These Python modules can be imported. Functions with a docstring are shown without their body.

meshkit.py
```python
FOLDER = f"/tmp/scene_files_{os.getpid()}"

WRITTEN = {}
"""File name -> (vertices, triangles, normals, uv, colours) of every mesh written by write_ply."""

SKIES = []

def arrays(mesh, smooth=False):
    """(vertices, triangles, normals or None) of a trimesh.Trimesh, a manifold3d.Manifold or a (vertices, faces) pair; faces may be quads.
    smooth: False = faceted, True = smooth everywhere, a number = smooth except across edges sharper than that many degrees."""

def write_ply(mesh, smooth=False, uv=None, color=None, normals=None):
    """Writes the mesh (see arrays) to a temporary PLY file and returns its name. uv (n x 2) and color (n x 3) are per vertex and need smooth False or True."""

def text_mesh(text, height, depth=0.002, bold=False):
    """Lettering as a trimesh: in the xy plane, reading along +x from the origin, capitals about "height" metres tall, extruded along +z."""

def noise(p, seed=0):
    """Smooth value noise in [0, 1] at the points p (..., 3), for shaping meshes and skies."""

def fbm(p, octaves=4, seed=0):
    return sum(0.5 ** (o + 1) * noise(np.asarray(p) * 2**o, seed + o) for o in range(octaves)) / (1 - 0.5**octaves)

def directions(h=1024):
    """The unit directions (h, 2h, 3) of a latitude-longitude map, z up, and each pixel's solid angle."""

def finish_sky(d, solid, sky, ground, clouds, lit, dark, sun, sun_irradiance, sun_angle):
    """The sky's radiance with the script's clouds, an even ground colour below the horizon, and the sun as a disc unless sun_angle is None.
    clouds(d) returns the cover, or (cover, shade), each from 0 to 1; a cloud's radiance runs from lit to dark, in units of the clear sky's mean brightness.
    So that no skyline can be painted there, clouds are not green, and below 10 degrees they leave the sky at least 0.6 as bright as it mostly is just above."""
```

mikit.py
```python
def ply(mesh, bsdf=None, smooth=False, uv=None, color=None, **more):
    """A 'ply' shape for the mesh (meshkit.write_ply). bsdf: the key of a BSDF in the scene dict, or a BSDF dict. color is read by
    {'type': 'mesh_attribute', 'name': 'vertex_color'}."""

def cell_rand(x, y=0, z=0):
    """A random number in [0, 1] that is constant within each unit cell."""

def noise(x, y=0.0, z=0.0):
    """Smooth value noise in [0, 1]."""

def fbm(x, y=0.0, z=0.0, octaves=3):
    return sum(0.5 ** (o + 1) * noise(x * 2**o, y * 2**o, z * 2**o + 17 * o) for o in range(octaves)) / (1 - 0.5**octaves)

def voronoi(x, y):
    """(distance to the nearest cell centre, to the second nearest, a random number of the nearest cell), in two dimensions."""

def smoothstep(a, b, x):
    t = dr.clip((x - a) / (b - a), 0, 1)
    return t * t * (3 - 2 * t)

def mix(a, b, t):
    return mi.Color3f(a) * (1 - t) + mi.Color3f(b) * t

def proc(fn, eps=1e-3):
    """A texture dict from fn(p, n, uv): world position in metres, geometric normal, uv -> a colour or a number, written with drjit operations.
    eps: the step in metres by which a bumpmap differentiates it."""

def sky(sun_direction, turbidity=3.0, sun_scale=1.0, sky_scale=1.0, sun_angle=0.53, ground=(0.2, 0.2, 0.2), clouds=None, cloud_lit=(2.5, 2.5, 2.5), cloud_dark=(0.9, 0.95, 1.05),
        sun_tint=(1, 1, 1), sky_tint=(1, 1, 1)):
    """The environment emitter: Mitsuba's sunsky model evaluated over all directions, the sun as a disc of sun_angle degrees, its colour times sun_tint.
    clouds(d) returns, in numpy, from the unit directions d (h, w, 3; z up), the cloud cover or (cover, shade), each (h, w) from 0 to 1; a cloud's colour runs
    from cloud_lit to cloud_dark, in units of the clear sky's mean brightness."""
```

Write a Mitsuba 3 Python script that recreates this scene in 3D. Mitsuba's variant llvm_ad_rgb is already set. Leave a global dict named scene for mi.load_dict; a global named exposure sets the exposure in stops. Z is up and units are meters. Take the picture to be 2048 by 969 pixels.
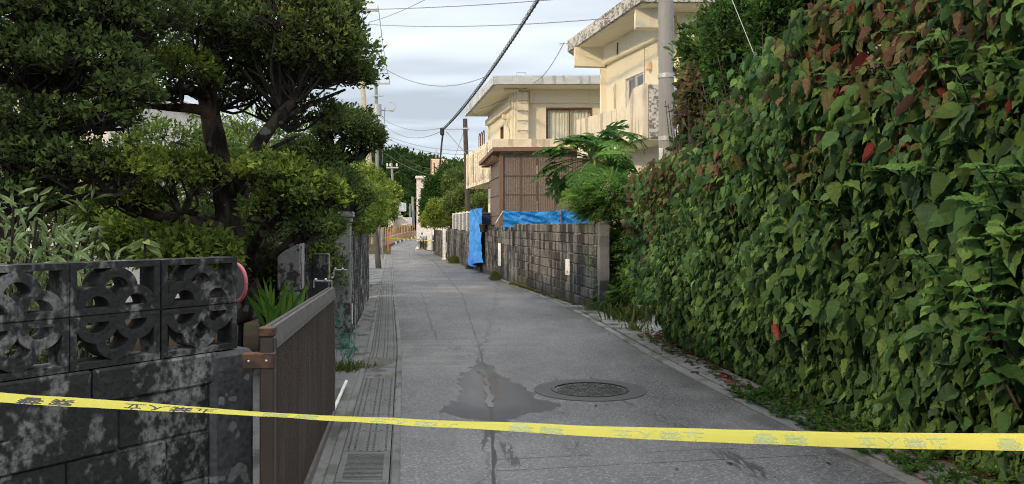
import math
import numpy as np
import trimesh
import drjit as dr
import mitsuba as mi
import mikit, meshkit
from mikit import proc, noise, fbm, smoothstep, mix, cell_rand, voronoi
from shapely.geometry import Polygon, LineString, Point, box as sbox
from shapely.ops import unary_union
import manifold3d as m3

T = mi.ScalarTransform4f
scene, labels, used = {}, {}, {}
R = np.random.default_rng(11)

# ------------------------------------------------------------------ camera, sky, exposure
F = 1577.0 / 2048.0                      # focal length in picture widths
scene['camera'] = {'type': 'perspective', 'fov': math.degrees(2 * math.atan(0.5 / F)), 'fov_axis': 'x',
                   'principal_point_offset_y': (484.5 - 450.0) / 969.0,
                   'near_clip': 0.05, 'far_clip': 3000.0,
                   'to_world': T().look_at(origin=[0, 0, 0], target=[0, 1, 0], up=[0, 0, 1])}


def clouds(d):
    z = np.clip(d[..., 2], 0.0, 1)
    q = np.stack([d[..., 0] / (z + 0.16), d[..., 1] / (z + 0.16), z * 0.5], -1)
    a = meshkit.fbm(q * np.array([0.55, 1.7, 1.0]) + 3.1, 5, 4)
    b = meshkit.fbm(q * np.array([1.6, 5.2, 1.0]) + 9.7, 4, 8)
    n = 0.68 * a + 0.32 * b
    cover = np.clip(0.86 + 1.0 * (n - 0.42), 0.6, 1.0)
    shade = np.clip(1.0 - 1.0 * z**1.45 + 1.35 * (n - 0.5) + 0.10 * np.exp(-z * 9.0), 0, 1)   # an overcast sky brightens towards the zenith
    return cover, shade


SUN = (-0.67, -0.74, 0.46)
scene['sky'] = mikit.sky(SUN, turbidity=3, sun_scale=0.29, sky_scale=1.0, sun_angle=2.0, clouds=clouds,
                         cloud_lit=(5.4, 5.5, 5.6), cloud_dark=(1.22, 1.38, 1.55), sun_tint=(1.0, 0.94, 0.84))
exposure = 2.65


# ------------------------------------------------------------------ naming
def key(name, parent=None):
    base = name if parent is None else parent + '__' + name
    n = used.get(base, -1) + 1
    used[base] = n
    return base if n == 0 else f'{base}_{n:03d}'


def thing(name, label, cat, group=None, kind=None):
    k = key(name)
    labels[k] = {'label': label, 'category': cat}
    if group: labels[k]['group'] = group
    if kind: labels[k]['kind'] = kind
    return k


def part(parent, name, mesh, mat, smooth=False, color=None, label=None, kind=None, to=None):
    k = key(name, parent)
    d = mesh if isinstance(mesh, dict) else mikit.ply(mesh, mat, smooth=smooth, color=color)
    if to is not None: d = {**d, 'to_world': T(to)}
    scene[k] = d
    if label or kind:
        labels[k] = {}
        if label: labels[k]['label'] = label
        if kind: labels[k]['kind'] = kind
    return k


def solo(name, label, cat, mesh, mat, smooth=False, color=None, group=None, kind=None):
    k = thing(name, label, cat, group, kind)
    scene[k] = mikit.ply(mesh, mat, smooth=smooth, color=color)
    return k


def struct(name, mesh, mat, smooth=False, color=None):
    k = key(name)
    labels[k] = {'kind': 'structure'}
    scene[k] = mikit.ply(mesh, mat, smooth=smooth, color=color)
    return k


# ------------------------------------------------------------------ ground profile and small geometry helpers
def zg(y):
    y = np.asarray(y, float)
    z = np.where(y < 85, -1.3225 - 0.0155 * y, -2.64 + 0.0225 * (y - 85))
    return np.where(y > 135, -2.64 + 0.0225 * 50, z)


def at(u, v, y):                         # the point at distance y that the lens shows at u, v
    return np.array([(u - 1024) / 1577.0 * y, y, (450 - v) / 1577.0 * y])


def cat(ms):
    return trimesh.util.concatenate(list(ms))


def bx(x0, x1, y0, y1, z0, z1):
    b = trimesh.creation.box((abs(x1 - x0), abs(y1 - y0), abs(z1 - z0)))
    b.apply_translation(((x0 + x1) / 2, (y0 + y1) / 2, (z0 + z1) / 2))
    return b


def cbox(x0, x1, y0, y1, z0, z1, c=0.006):
    """box with chamfered edges"""
    s = np.array([x1 - x0, y1 - y0, z1 - z0]) / 2.0
    c = min(c, s.min() * 0.45)
    pts = []
    for sx in (-1, 1):
        for sy in (-1, 1):
            for sz in (-1, 1):
                for k in range(3):
                    q = s - c
                    q[k] = s[k]
                    pts.append(q * np.array([sx, sy, sz]))
    h = trimesh.convex.convex_hull(np.array(pts))
    h.apply_translation(((x0 + x1) / 2, (y0 + y1) / 2, (z0 + z1) / 2))
    return h


def frame(o, d, z=0.0):
    """4x4: local x along the horizontal direction d, local y to its left, z up"""
    d = np.asarray(d, float)[:2]
    d = d / np.linalg.norm(d)
    return np.array([[d[0], -d[1], 0, o[0]], [d[1], d[0], 0, o[1]], [0, 0, 1, z], [0, 0, 0, 1]], float)


def moved(m, M):
    m = m.copy()
    m.apply_transform(M)
    return m


def tube(pts, r, n=8, cap=True):
    pts = np.asarray(pts, float)
    r = np.broadcast_to(np.asarray(r, float), (len(pts),))
    t = np.gradient(pts, axis=0)
    t /= np.maximum(np.linalg.norm(t, axis=1, keepdims=True), 1e-9)
    a = np.array([0, 0, 1.0]) if abs(t[0][2]) < 0.9 else np.array([1.0, 0, 0])
    rings = []
    for i in range(len(pts)):
        b = a - t[i] * (a @ t[i])
        b /= max(np.linalg.norm(b), 1e-9)
        a = b
        c = np.cross(t[i], b)
        ang = np.arange(n) * 2 * np.pi / n
        rings.append(pts[i] + r[i] * (np.cos(ang)[:, None] * b + np.sin(ang)[:, None] * c))
    v = np.vstack(rings)
    i = np.arange(n)
    f = []
    for k in range(len(pts) - 1):
        p, q = k * n, (k + 1) * n
        f.append(np.stack([p + i, p + (i + 1) % n, q + (i + 1) % n], 1))
        f.append(np.stack([p + i, q + (i + 1) % n, q + i], 1))
    if cap:
        for base, flip in ((0, True), ((len(pts) - 1) * n, False)):
            tri = np.stack([np.full(n - 2, base), base + 1 + np.arange(n - 2), base + 2 + np.arange(n - 2)], 1)
            f.append(tri[:, ::-1] if flip else tri)
    return trimesh.Trimesh(v, np.vstack(f), process=False)


def spline(pts, n=6):
    """Catmull-Rom through the rows of pts (any width)"""
    p = np.asarray(pts, float)
    p = np.vstack([2 * p[0] - p[1], p, 2 * p[-1] - p[-2]])
    out = []
    for i in range(1, len(p) - 2):
        for t in np.linspace(0, 1, n, endpoint=False):
            a, b, c, d = p[i - 1], p[i], p[i + 1], p[i + 2]
            out.append(0.5 * (2 * b + (c - a) * t + (2 * a - 5 * b + 4 * c - d) * t**2 + (3 * b - a - 3 * c + d) * t**3))
    out.append(p[-2])
    return np.array(out)


def prism(pts, z0, z1):
    m = trimesh.creation.extrude_polygon(pts if isinstance(pts, Polygon) else Polygon(pts), z1 - z0, engine='earcut')
    m.apply_translation((0, 0, z0))
    return m


def upright(poly, depth):
    """polygon given in (x, z), extruded along +y by depth"""
    m = trimesh.creation.extrude_polygon(poly, depth, engine='earcut')
    m.apply_transform(np.array([[1, 0, 0, 0], [0, 0, -1, 0], [0, 1, 0, 0], [0, 0, 0, 1.0]]))
    m.apply_translation((0, depth, 0))
    return m


def strip(xl, xr, ys, dz, ncross=2):
    """ground-following sheet between two lines x(y)"""
    v, f = [], []
    for y in ys:
        a, b = xl(y), xr(y)
        for k in range(ncross):
            v.append((a + (b - a) * k / (ncross - 1), y, float(zg(y)) + dz))
    for i in range(len(ys) - 1):
        for k in range(ncross - 1):
            p, q = i * ncross + k, (i + 1) * ncross + k
            f += [(p, p + 1, q + 1), (p, q + 1, q)]
    return trimesh.Trimesh(np.array(v), np.array(f), process=False)


def lin(xs, ys):
    return lambda t: float(np.interp(t, xs, ys))


# ------------------------------------------------------------------ leaves
def unit(a):
    return a / np.maximum(np.linalg.norm(a, axis=-1, keepdims=True), 1e-9)


DIAMOND = (np.array([[0, 0, 0], [-0.5, 0.5, 0.10], [0, 1, -0.06], [0.5, 0.5, 0.10]]), np.array([[0, 2, 1], [0, 3, 2]]))
OVAL = (np.array([[0, 0, 0], [-0.36, 0.22, .05], [-0.5, 0.55, .08], [-0.3, .85, .04], [0, 1, -.06], [0.3, .85, .04], [0.5, .55, .08], [0.36, .22, .05], [0, .5, -.01]]),
        np.array([[8, 1, 0], [8, 2, 1], [8, 3, 2], [8, 4, 3], [8, 5, 4], [8, 6, 5], [8, 7, 6], [8, 0, 7]]))


def broad_template():
    """ovate leaf with a toothed rim, sunk midrib, ruffled and drooping tip"""
    tt = np.array([0, .05, .14, .27, .41, .55, .68, .80, .91, 1.0])
    hw = np.array([0, .20, .38, .49, .50, .44, .34, .21, .09, 0])
    mid = np.stack([0 * tt, tt, 0.06 - 0.30 * tt**2], 1)
    v, f = [tuple(m) for m in mid], []
    n = len(tt)
    for s in (-1, 1):
        idx0 = len(v)
        for i in range(1, n - 1):
            v.append((s * hw[i], tt[i] - 0.02, mid[i][2] + 0.07 + (0.03 if i % 2 else -0.02)))
        ids = [0] + [idx0 + i for i in range(n - 2)] + [n - 1]
        for i in range(n - 1):
            q = [(i, ids[i], ids[i + 1]), (i, ids[i + 1], i + 1)]
            for tri in q:
                if len(set(tri)) == 3:
                    f.append(tri if s > 0 else tri[::-1])
    return np.array(v), np.array(f)


BROAD = broad_template()


def curled(seed, narrow, fold_, twist):
    v, f = broad_template()
    v = v.copy()
    v[:, 2] += fold_ * np.abs(v[:, 0]) + .06 * np.sin(v[:, 1] * 7 + seed)
    v[:, 0] = v[:, 0] * narrow + twist * v[:, 1] ** 2
    v[:, 2] += twist * v[:, 0] * 1.5
    return v, f


SHAPES_ = [BROAD, curled(1, .8, .45, .16), curled(2, .68, .75, -.20), curled(4, .95, -.25, .08)]


def mixed_leaves(P, A, N, L, W, C, idx):
    out = []
    for q in range(4):
        k_ = idx[R.permutation(len(idx))[q::4]] if False else idx[q::4]
        if len(k_): out.append(leafmesh(P[k_], A[k_], N[k_], L[k_], W[k_], C[k_], SHAPES_[q]))
    return joinc(out)


def leafmesh(P, A, N, L, W, C, tm=DIAMOND, tip=None):
    """one mesh of many leaves. P base, A axis, N rough normal (n,3); L, W (n,), C (n,3) -> (mesh, vertex colours)"""
    tv, tf = tm
    P, A, N, C = (np.asarray(x, float) for x in (P, A, N, C))
    A = unit(A)
    S = unit(np.cross(A, N))
    N = np.cross(S, A)
    L, W = np.asarray(L, float)[:, None, None], np.asarray(W, float)[:, None, None]
    v = P[:, None] + S[:, None] * W * tv[None, :, :1] + A[:, None] * L * tv[None, :, 1:2] + N[:, None] * L * tv[None, :, 2:3]
    n, k = len(P), len(tv)
    f = (tf[None] + (np.arange(n) * k)[:, None, None]).reshape(-1, 3)
    c = np.repeat(C[:, None], k, 1)
    c = c * (1 + 0.22 * (np.abs(tv[None, :, :1]) - 0.2) + (R.random((n, 1, 1)) - 0.5) * 0.3)
    if tip is not None:                  # rim or tip colour
        w = np.clip((np.abs(tv[:, 0]) - 0.3) / 0.2, 0, 1)[None, :, None] * 0.6
        c = c * (1 - w) + np.asarray(tip) * w
    return trimesh.Trimesh(v.reshape(-1, 3), f, process=False), np.clip(c.reshape(-1, 3), 0.004, 0.95)


def pick(n, cols, p=None):
    cols = np.array(cols, float)
    return cols[R.choice(len(cols), n, p=p)] * (0.75 + 0.5 * R.random((n, 1)))


def rnd(n, k=3):
    return R.normal(size=(n, k))


def blob_tips(c, r, n, bottom=-0.35, lump=0.25, seed=0, shell=(0.72, 1.04)):
    """twig tips through the outer shell of a lumpy ellipsoid"""
    d = unit(rnd(int(n * 2.2)))
    d = d[d[:, 2] > bottom][:n]
    rad = shell[0] + (shell[1] - shell[0]) * R.random(len(d)) ** 0.6
    l = 1 + lump * 2 * (meshkit.fbm(d * 2.3 + seed * 7.7 + 20, 3, seed) - 0.5)
    return np.asarray(c) + d * np.asarray(r) * (rad * l)[:, None], d


def rosettes(tips, d, k, L, W, cols, p=None, up=0.5, spread=0.9, clump=None, tm=DIAMOND):
    n = len(tips)
    out = unit(d + np.array([0, 0, up]))
    P = np.repeat(tips, k, 0) + rnd(n * k) * L * 0.45
    A = unit(np.repeat(out, k, 0) + rnd(n * k) * spread)
    N = unit(np.repeat(out, k, 0) * 0.8 + np.array([0, 0, 0.6]) + rnd(n * k) * 0.45)
    C = pick(n, cols, p)
    if clump is not None:
        C = C * (0.6 + 0.8 * meshkit.noise(tips / clump, 3))[:, None]
    C = np.repeat(C, k, 0) * (0.8 + 0.4 * R.random((n * k, 1)))
    s = 0.65 + 0.6 * R.random(n * k)
    return leafmesh(P, A, N, L * s, W * s, C, tm)


def twigs(base, tips, n_sub=14, r0=0.014, r1=0.003, frac=1.0):
    """branching from base through a few forks to the tips"""
    ms = []
    sub = tips[R.choice(len(tips), min(n_sub, len(tips)), replace=False)]
    mid = base + (sub - base) * (0.5 + 0.2 * R.random((len(sub), 1))) + rnd(len(sub)) * 0.03
    for m in mid:
        k = (base + m) / 2 + rnd(1)[0] * 0.05
        ms.append(tube(spline([base, k, m], 3), np.linspace(r0, r0 * 0.55, 7), 5, False))
    take = tips[R.random(len(tips)) < frac]
    for t in take:
        j = np.argmin(((mid - t) ** 2).sum(1))
        k = (mid[j] + t) / 2 + rnd(1)[0] * 0.035 + np.array([0, 0, -0.02])
        ms.append(tube([mid[j], k, t], [r0 * 0.45, r0 * 0.3, r1], 3, False))
    return cat(ms)


def joinc(parts):
    return cat([p[0] for p in parts]), np.vstack([p[1] for p in parts])

# ------------------------------------------------------------------ materials
def pl(x, xs, ys):
    r = mi.Float(ys[0])
    for a, b, c, d in zip(xs[:-1], xs[1:], ys[:-1], ys[1:]):
        r += dr.clip((x - a) / (b - a), 0, 1) * (d - c)
    return r


CRX, CRY = [-3, 4.22, 5.75, 7.06, 9.25, 12.6, 18, 41, 82], [0.9, -.105, -.142, -.20, -.375, -.67, -1.13, -4.0, -10.6]


def wet_mask(p):
    w = 0.16 * (fbm(p.x * 14, p.y * 9, 0, 5) - 0.5) + 0.16 * (fbm(p.x * 2.4, p.y * 2, 5, 2) - 0.5)
    l = pl(p.y, [4.9, 5.6, 5.95, 6.1, 6.6, 7.06, 7.6, 8.5], [-.16, -.22, -.48, -.47, -.43, -.52, -.46, -.37]) + w
    r = pl(p.y, [4.9, 5.7, 6.0, 6.15, 6.5, 7.06, 7.6, 8.5], [-.15, -.05, .28, .38, .20, .13, -.08, -.35]) + w
    return smoothstep(-0.012, 0.012, p.x - l) * smoothstep(-0.012, 0.012, r - p.x)


def crack(p):
    xc = pl(p.y, CRX, CRY) + 0.035 * (fbm(p.y * 3.1, 2, 0, 4) - 0.5)
    w = pl(p.y, [4, 5.8, 7, 10, 20, 60], [.016, .013, .012, .009, .014, .03]) * (0.55 + 0.9 * noise(p.y * 6, 7))
    c1 = 1 - smoothstep(w * .6, w, dr.abs(p.x - xc))
    x2 = -1.37 - .135 * (p.y - 13) + 0.08 * (fbm(p.y * 2.1, 9, 0, 4) - 0.5)
    c2 = (1 - smoothstep(.007, .014, dr.abs(p.x - x2))) * smoothstep(9.8, 10.4, p.y) * (1 - smoothstep(18, 19, p.y))
    s = 0.165 * (p.x + .1) + 0.02 * (fbm(p.x * 5, 3, 1, 3) - .5)
    keep = smoothstep(-.02, .02, p.x - xc)
    j = mi.Float(0)
    for y0 in (4.69, 4.46, 3.9):
        j = dr.maximum(j, (1 - smoothstep(.004, .010, dr.abs(p.y - y0 - s))) * keep * smoothstep(.25, .4, noise(p.x * 9, y0 * 5)))
    for y0, a, b in ((14.6, -.4, .3), (19.5, -2.6, .2), (27, -3.6, -.8)):
        j = dr.maximum(j, .6 * (1 - smoothstep(.012, .022, dr.abs(p.y - y0 - .12 * p.x - .05 * (noise(p.x * 4, y0) - .5)))) * smoothstep(a - .1, a, p.x) * (1 - smoothstep(b, b + .1, p.x)))
    return dr.maximum(dr.maximum(c1, c2 * .8), j * .8)


def scuffs(p):
    m = mi.Float(0)
    for y0, y1, xa, xb, w in ((6.9, 7.5, .47, .40, .06), (5.2, 6.05, 1.26, .98, .075), (4.25, 4.95, 1.42, 1.27, .10), (6.1, 6.6, .98, .82, .03), (4.5, 5.15, 0.03, -.06, .05), (9.0, 9.6, -.62, -.66, .05)):
        xc = xa + (p.y - y0) / (y1 - y0) * (xb - xa)
        t = fbm(p.x * 60, p.y * 9, y0, 3)
        e = smoothstep(y0, y0 + .12, p.y) * (1 - smoothstep(y1 - .12, y1, p.y)) * (1 - smoothstep(w * .5, w, dr.abs(p.x - xc)))
        m = dr.maximum(m, e * smoothstep(.40, .55, t))
    return m


def asphalt_c(p, n, uv):
    big = fbm(p.x * .9, p.y * .45, 0, 4)
    g = noise(p.x * 130, p.y * 130)
    g2 = noise(p.x * 60, p.y * 60, 4)
    base = 0.094 + 0.105 * (big - .5) + .045 * (fbm(p.x * 5, p.y * 3, 9, 3) - .5) + 0.05 * (g - .5) + 0.035 * (g2 - .5)
    lane = smoothstep(-.03, .03, p.x - pl(p.y, CRX, CRY))
    base = base * (1 - .07 * lane)
    chips = smoothstep(.80, .9, cell_rand(p.x * 85, p.y * 85)) * .075
    col = mi.Color3f(base + chips) * mi.Color3f(1.0, 1.0, 1.02)
    pale = smoothstep(.62, .75, fbm(p.x * 1.6 + 40, p.y * .5, 2, 4)) * smoothstep(10, 16, p.y)
    col = mix(col, mi.Color3f(.15, .15, .147), pale * .5)
    dust = smoothstep(.5, .62, fbm(p.x * 1.1, p.y * 9, 8, 3)) * smoothstep(7.5, 8.2, p.y) * (1 - smoothstep(10, 11.5, p.y)) * (1 - smoothstep(-.6, .4, p.x))
    col = mix(col, mi.Color3f(.17, .16, .145), dust * .5)
    edge = 1 - smoothstep(.0, .45, dr.abs(p.x - pl(p.y, [3.5, 4.22, 9.25, 24.4, 81.6], [-.48, -.57, -1.25, -3.6, -12.4])))
    col = mix(col, mi.Color3f(.06, .058, .055), edge * .5 * smoothstep(.35, .65, fbm(p.x * 3, p.y * 2, 6, 3)))
    redge = 1 - smoothstep(.0, .35, dr.abs(p.x - pl(p.y, [3.5, 4.22, 6.04, 8.67, 13.85, 24.4], [2.2, 2.06, 1.8, 1.5, 1.09, -.4])))
    col = mix(col, mi.Color3f(.05, .05, .045), redge * .6 * smoothstep(.45, .6, fbm(p.x * 2.5, p.y * 1.4, 12, 4)))
    far = smoothstep(.56, .66, fbm(p.x * .5 + 3, p.y * 1.3, 16, 3)) * smoothstep(14, 20, p.y)
    col = mix(col, mi.Color3f(.055, .055, .057), far * .5)
    col = mix(col, mi.Color3f(.022, .022, .023), scuffs(p) * .8)
    col = mix(col, mi.Color3f(.022, .022, .024), wet_mask(p) * .93)
    col = mix(col, mi.Color3f(.012, .012, .011), crack(p) * .9)
    return col * mi.Color3f(1.02, 1.0, .985)


def asphalt_r(p, n, uv):
    w = wet_mask(p)
    xc = dr.abs(p.x - pl(p.y, CRX, CRY) + .02)
    pool = w * (1 - smoothstep(.0, .40, xc + .25 * (fbm(p.x * 12, p.y * 7, 5, 3) - .5))) * smoothstep(5.9, 6.4, p.y) * (1 - smoothstep(7.6, 8.2, p.y))
    return dr.maximum(.64 - .06 * w - .36 * pool, .05)


def asphalt_b(p, n, uv):
    w = wet_mask(p)
    return (noise(p.x * 95, p.y * 95) * .0022 + noise(p.x * 40, p.y * 40, 3) * .0016) * (1 - .45 * w) * - crack(p) * (1 - w) * .006


def bumped(name, inner, fn, eps=2e-3, scale=1.0):
    scene[name] = {'type': 'bumpmap', 'arbitrary': proc(fn, eps), 'scale': scale, 'bsdf': inner}


def prin(c, r=0.6, **kw):
    def tex(x):
        if callable(x): return proc(x)
        if isinstance(x, (tuple, list)): return {'type': 'rgb', 'value': list(x)}
        return x
    return {'type': 'twosided', 'bsdf': {'type': 'principled', 'base_color': tex(c), 'roughness': tex(r), **kw}}


bumped('asphalt', prin(asphalt_c, asphalt_r, specular=0.5), asphalt_b)


def dark_concrete(p, n, uv):
    """old concrete grown over with black lichen"""
    q = p.x * .6 + p.y * .8
    a = fbm(q * 3.2, p.z * 3.4, p.y * 2, 5)
    b = fbm(q * 14, p.z * 12, p.x * 9, 4)
    s = fbm(q * 11, p.z * 1.4, 3, 3)
    g = .22 + .16 * (b - .5) + .05 * (noise(q * 70, p.z * 70, p.y * 70) - .5)
    base = mi.Color3f(g) * mi.Color3f(1, .985, .95)
    base = mix(base, mi.Color3f(.40, .40, .385), smoothstep(.54, .70, fbm(q * 5 + 9, p.z * 6, p.y * 4, 4)) * .55)
    c_ = fbm(q * 46, p.z * 40, p.x * 40, 4)
    m = smoothstep(.43, .54, .36 * a + .24 * b + .18 * s + .22 * c_ + .02)
    spots = smoothstep(.56, .64, fbm(q * 90, p.z * 90, p.x * 80, 3)) * .7
    col = mix(base, mi.Color3f(.016, .017, .017), m * .93)
    return mix(col, mi.Color3f(.014, .014, .014), spots * .7)


def pale_concrete(p, n, uv):
    a = fbm(p.x * 5, p.z * 4, p.y * 5, 4)
    c_ = fbm(p.x * 34, p.z * 30, p.y * 30, 4)
    col = mi.Color3f(.30 + .2 * (c_ - .5)) * mi.Color3f(1, .985, .94)
    return mix(col, mi.Color3f(.03, .03, .03), smoothstep(.46, .58, .5 * a + .4 * c_ + .08 * smoothstep(-.3, -.9, p.z)) * .9)


def dark_bump(p, n, uv):
    return fbm(p.x * 45, p.y * 45, p.z * 45, 3) * .006 + fbm(p.x * 9, p.y * 9, p.z * 9, 3) * .008


bumped('pale_concrete', prin(pale_concrete, .88, specular=.2), dark_bump)
bumped('dark_concrete', prin(dark_concrete, .85, specular=.25), dark_bump)


def wet_concrete(p, n, uv):
    q = p.x * .6 + p.y * .8
    a = fbm(q * 6, p.z * 1.6, 1, 4)
    g = .085 + .09 * (a - .5) + .05 * (noise(q * 50, p.z * 50, p.y * 50) - .5)
    col = mi.Color3f(g) * mi.Color3f(.98, 1, 1.03)
    col = mix(col, mi.Color3f(.015, .015, .016), smoothstep(.5, .62, fbm(q * 9, p.z * 3, 6, 4)) * .85)
    return mix(col, mi.Color3f(.32, .32, .31), smoothstep(.70, .74, fbm(q * 17, p.z * 12, 11, 3)) * .6)


bumped('wet_concrete', prin(wet_concrete, .8, specular=.3), dark_bump)


def streaked(p, n, uv):
    """block wall: black runs down from the coping over grey and tan blocks"""
    q = p.y * 1.0 - p.x * .25
    blk = cell_rand(q * 2.56 + 50, p.z * 5.13 + 60)
    s = fbm(q * 5.5, p.z * .8, 2, 4)
    s2 = fbm(q * 17, p.z * 1.8, 7, 3)
    b = fbm(q * 2, p.z * 2, 3, 3)
    g = .18 + .09 * (blk - .5) + .12 * (s2 - .5)
    col = mi.Color3f(g) * mix(mi.Color3f(1.02, .98, .90), mi.Color3f(.95, 1, 1.04), noise(q * .7, p.z, 3))
    top = smoothstep(-1.55, -.05, p.z)
    dark = smoothstep(.37, .58, .52 * s + .36 * s2 + .12 * b + .05 * (1 - top) + .22 * (blk - .5))
    col = mix(col, mi.Color3f(.022, .022, .022), dark * .93)
    low = smoothstep(.0, 1.0, (-1.18 - .0155 * (p.y - 14) - p.z) * 2.6 + .5 * (b - .4))
    col = mix(col, mi.Color3f(.05, .045, .038), low * .75)
    moss = smoothstep(.56, .7, fbm(q * 1.4, p.z * 3, 19, 4)) * low
    return mix(col, mi.Color3f(.06, .055, .012), moss * .8)


bumped('streaked_block', prin(streaked, .9, specular=.2), dark_bump)


def grey_concrete(p, n, uv):
    a = fbm(p.x * 3, p.y * 2, p.z * 3, 4)
    b = noise(p.x * 90, p.y * 90, p.z * 90)
    g = .155 + .09 * (a - .5) + .05 * (b - .5)
    c = mi.Color3f(g) * mi.Color3f(1, .985, .95)
    c = mix(c, mi.Color3f(.045, .043, .04), smoothstep(.52, .68, fbm(p.x * 6, p.y * 3.5, p.z * 6, 4)) * .7)
    return mix(c, mi.Color3f(.06, .07, .025), smoothstep(.62, .72, fbm(p.x * 4 + 9, p.y * 2.5, 2, 4)) * .5)


def grey_bump(p, n, uv):
    return noise(p.x * 80, p.y * 80, p.z * 80) * .0018 + fbm(p.x * 14, p.y * 14, p.z * 14, 3) * .004


bumped('grey_concrete', prin(grey_concrete, .85, specular=.25), grey_bump)
bumped('dark_paver', prin(lambda p, n, uv: mi.Color3f(.125 + .07 * (fbm(p.x * 4, p.y * 3, 1, 4) - .5) + .04 * (noise(p.x * 110, p.y * 110) - .5)) * mi.Color3f(1, .99, .96), .8, specular=.3), grey_bump)


def cream_c(p, n, uv):
    a = fbm(p.x * 2, p.y * 2, p.z * .7, 4)
    s = fbm((p.x + p.y * .8) * 9, p.z * .5, 3, 4)
    c = mix(mi.Color3f(.74, .70, .56), mi.Color3f(.70, .66, .52), a)
    return mix(c, mi.Color3f(.42, .36, .25), smoothstep(.58, .78, s) * .16)


def fascia_c(p, n, uv):
    s = fbm((p.x * 1.0 + p.y * .7) * 12, p.z * 4, 3, 4)
    b = fbm(p.x * 16, p.y * 16, p.z * 18, 4)
    c = mi.Color3f(.50, .49, .46) * (.8 + .4 * b)
    return mix(c, mi.Color3f(.06, .06, .058), smoothstep(.47, .60, .4 * s + .6 * b) * .8)


def parapet_c(p, n, uv):
    s = fbm((p.x * .6 + p.y) * 6, p.z * .6, 4, 4)
    c = mi.Color3f(.66, .60, .47) * (.85 + .3 * fbm(p.x * 3, p.y * 3, p.z * 3, 3))
    return mix(c, mi.Color3f(.25, .21, .16), smoothstep(.52, .72, s) * .6)


def soft_bump(p, n, uv):
    return fbm(p.x * 25, p.y * 25, p.z * 25, 2) * .004


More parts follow.
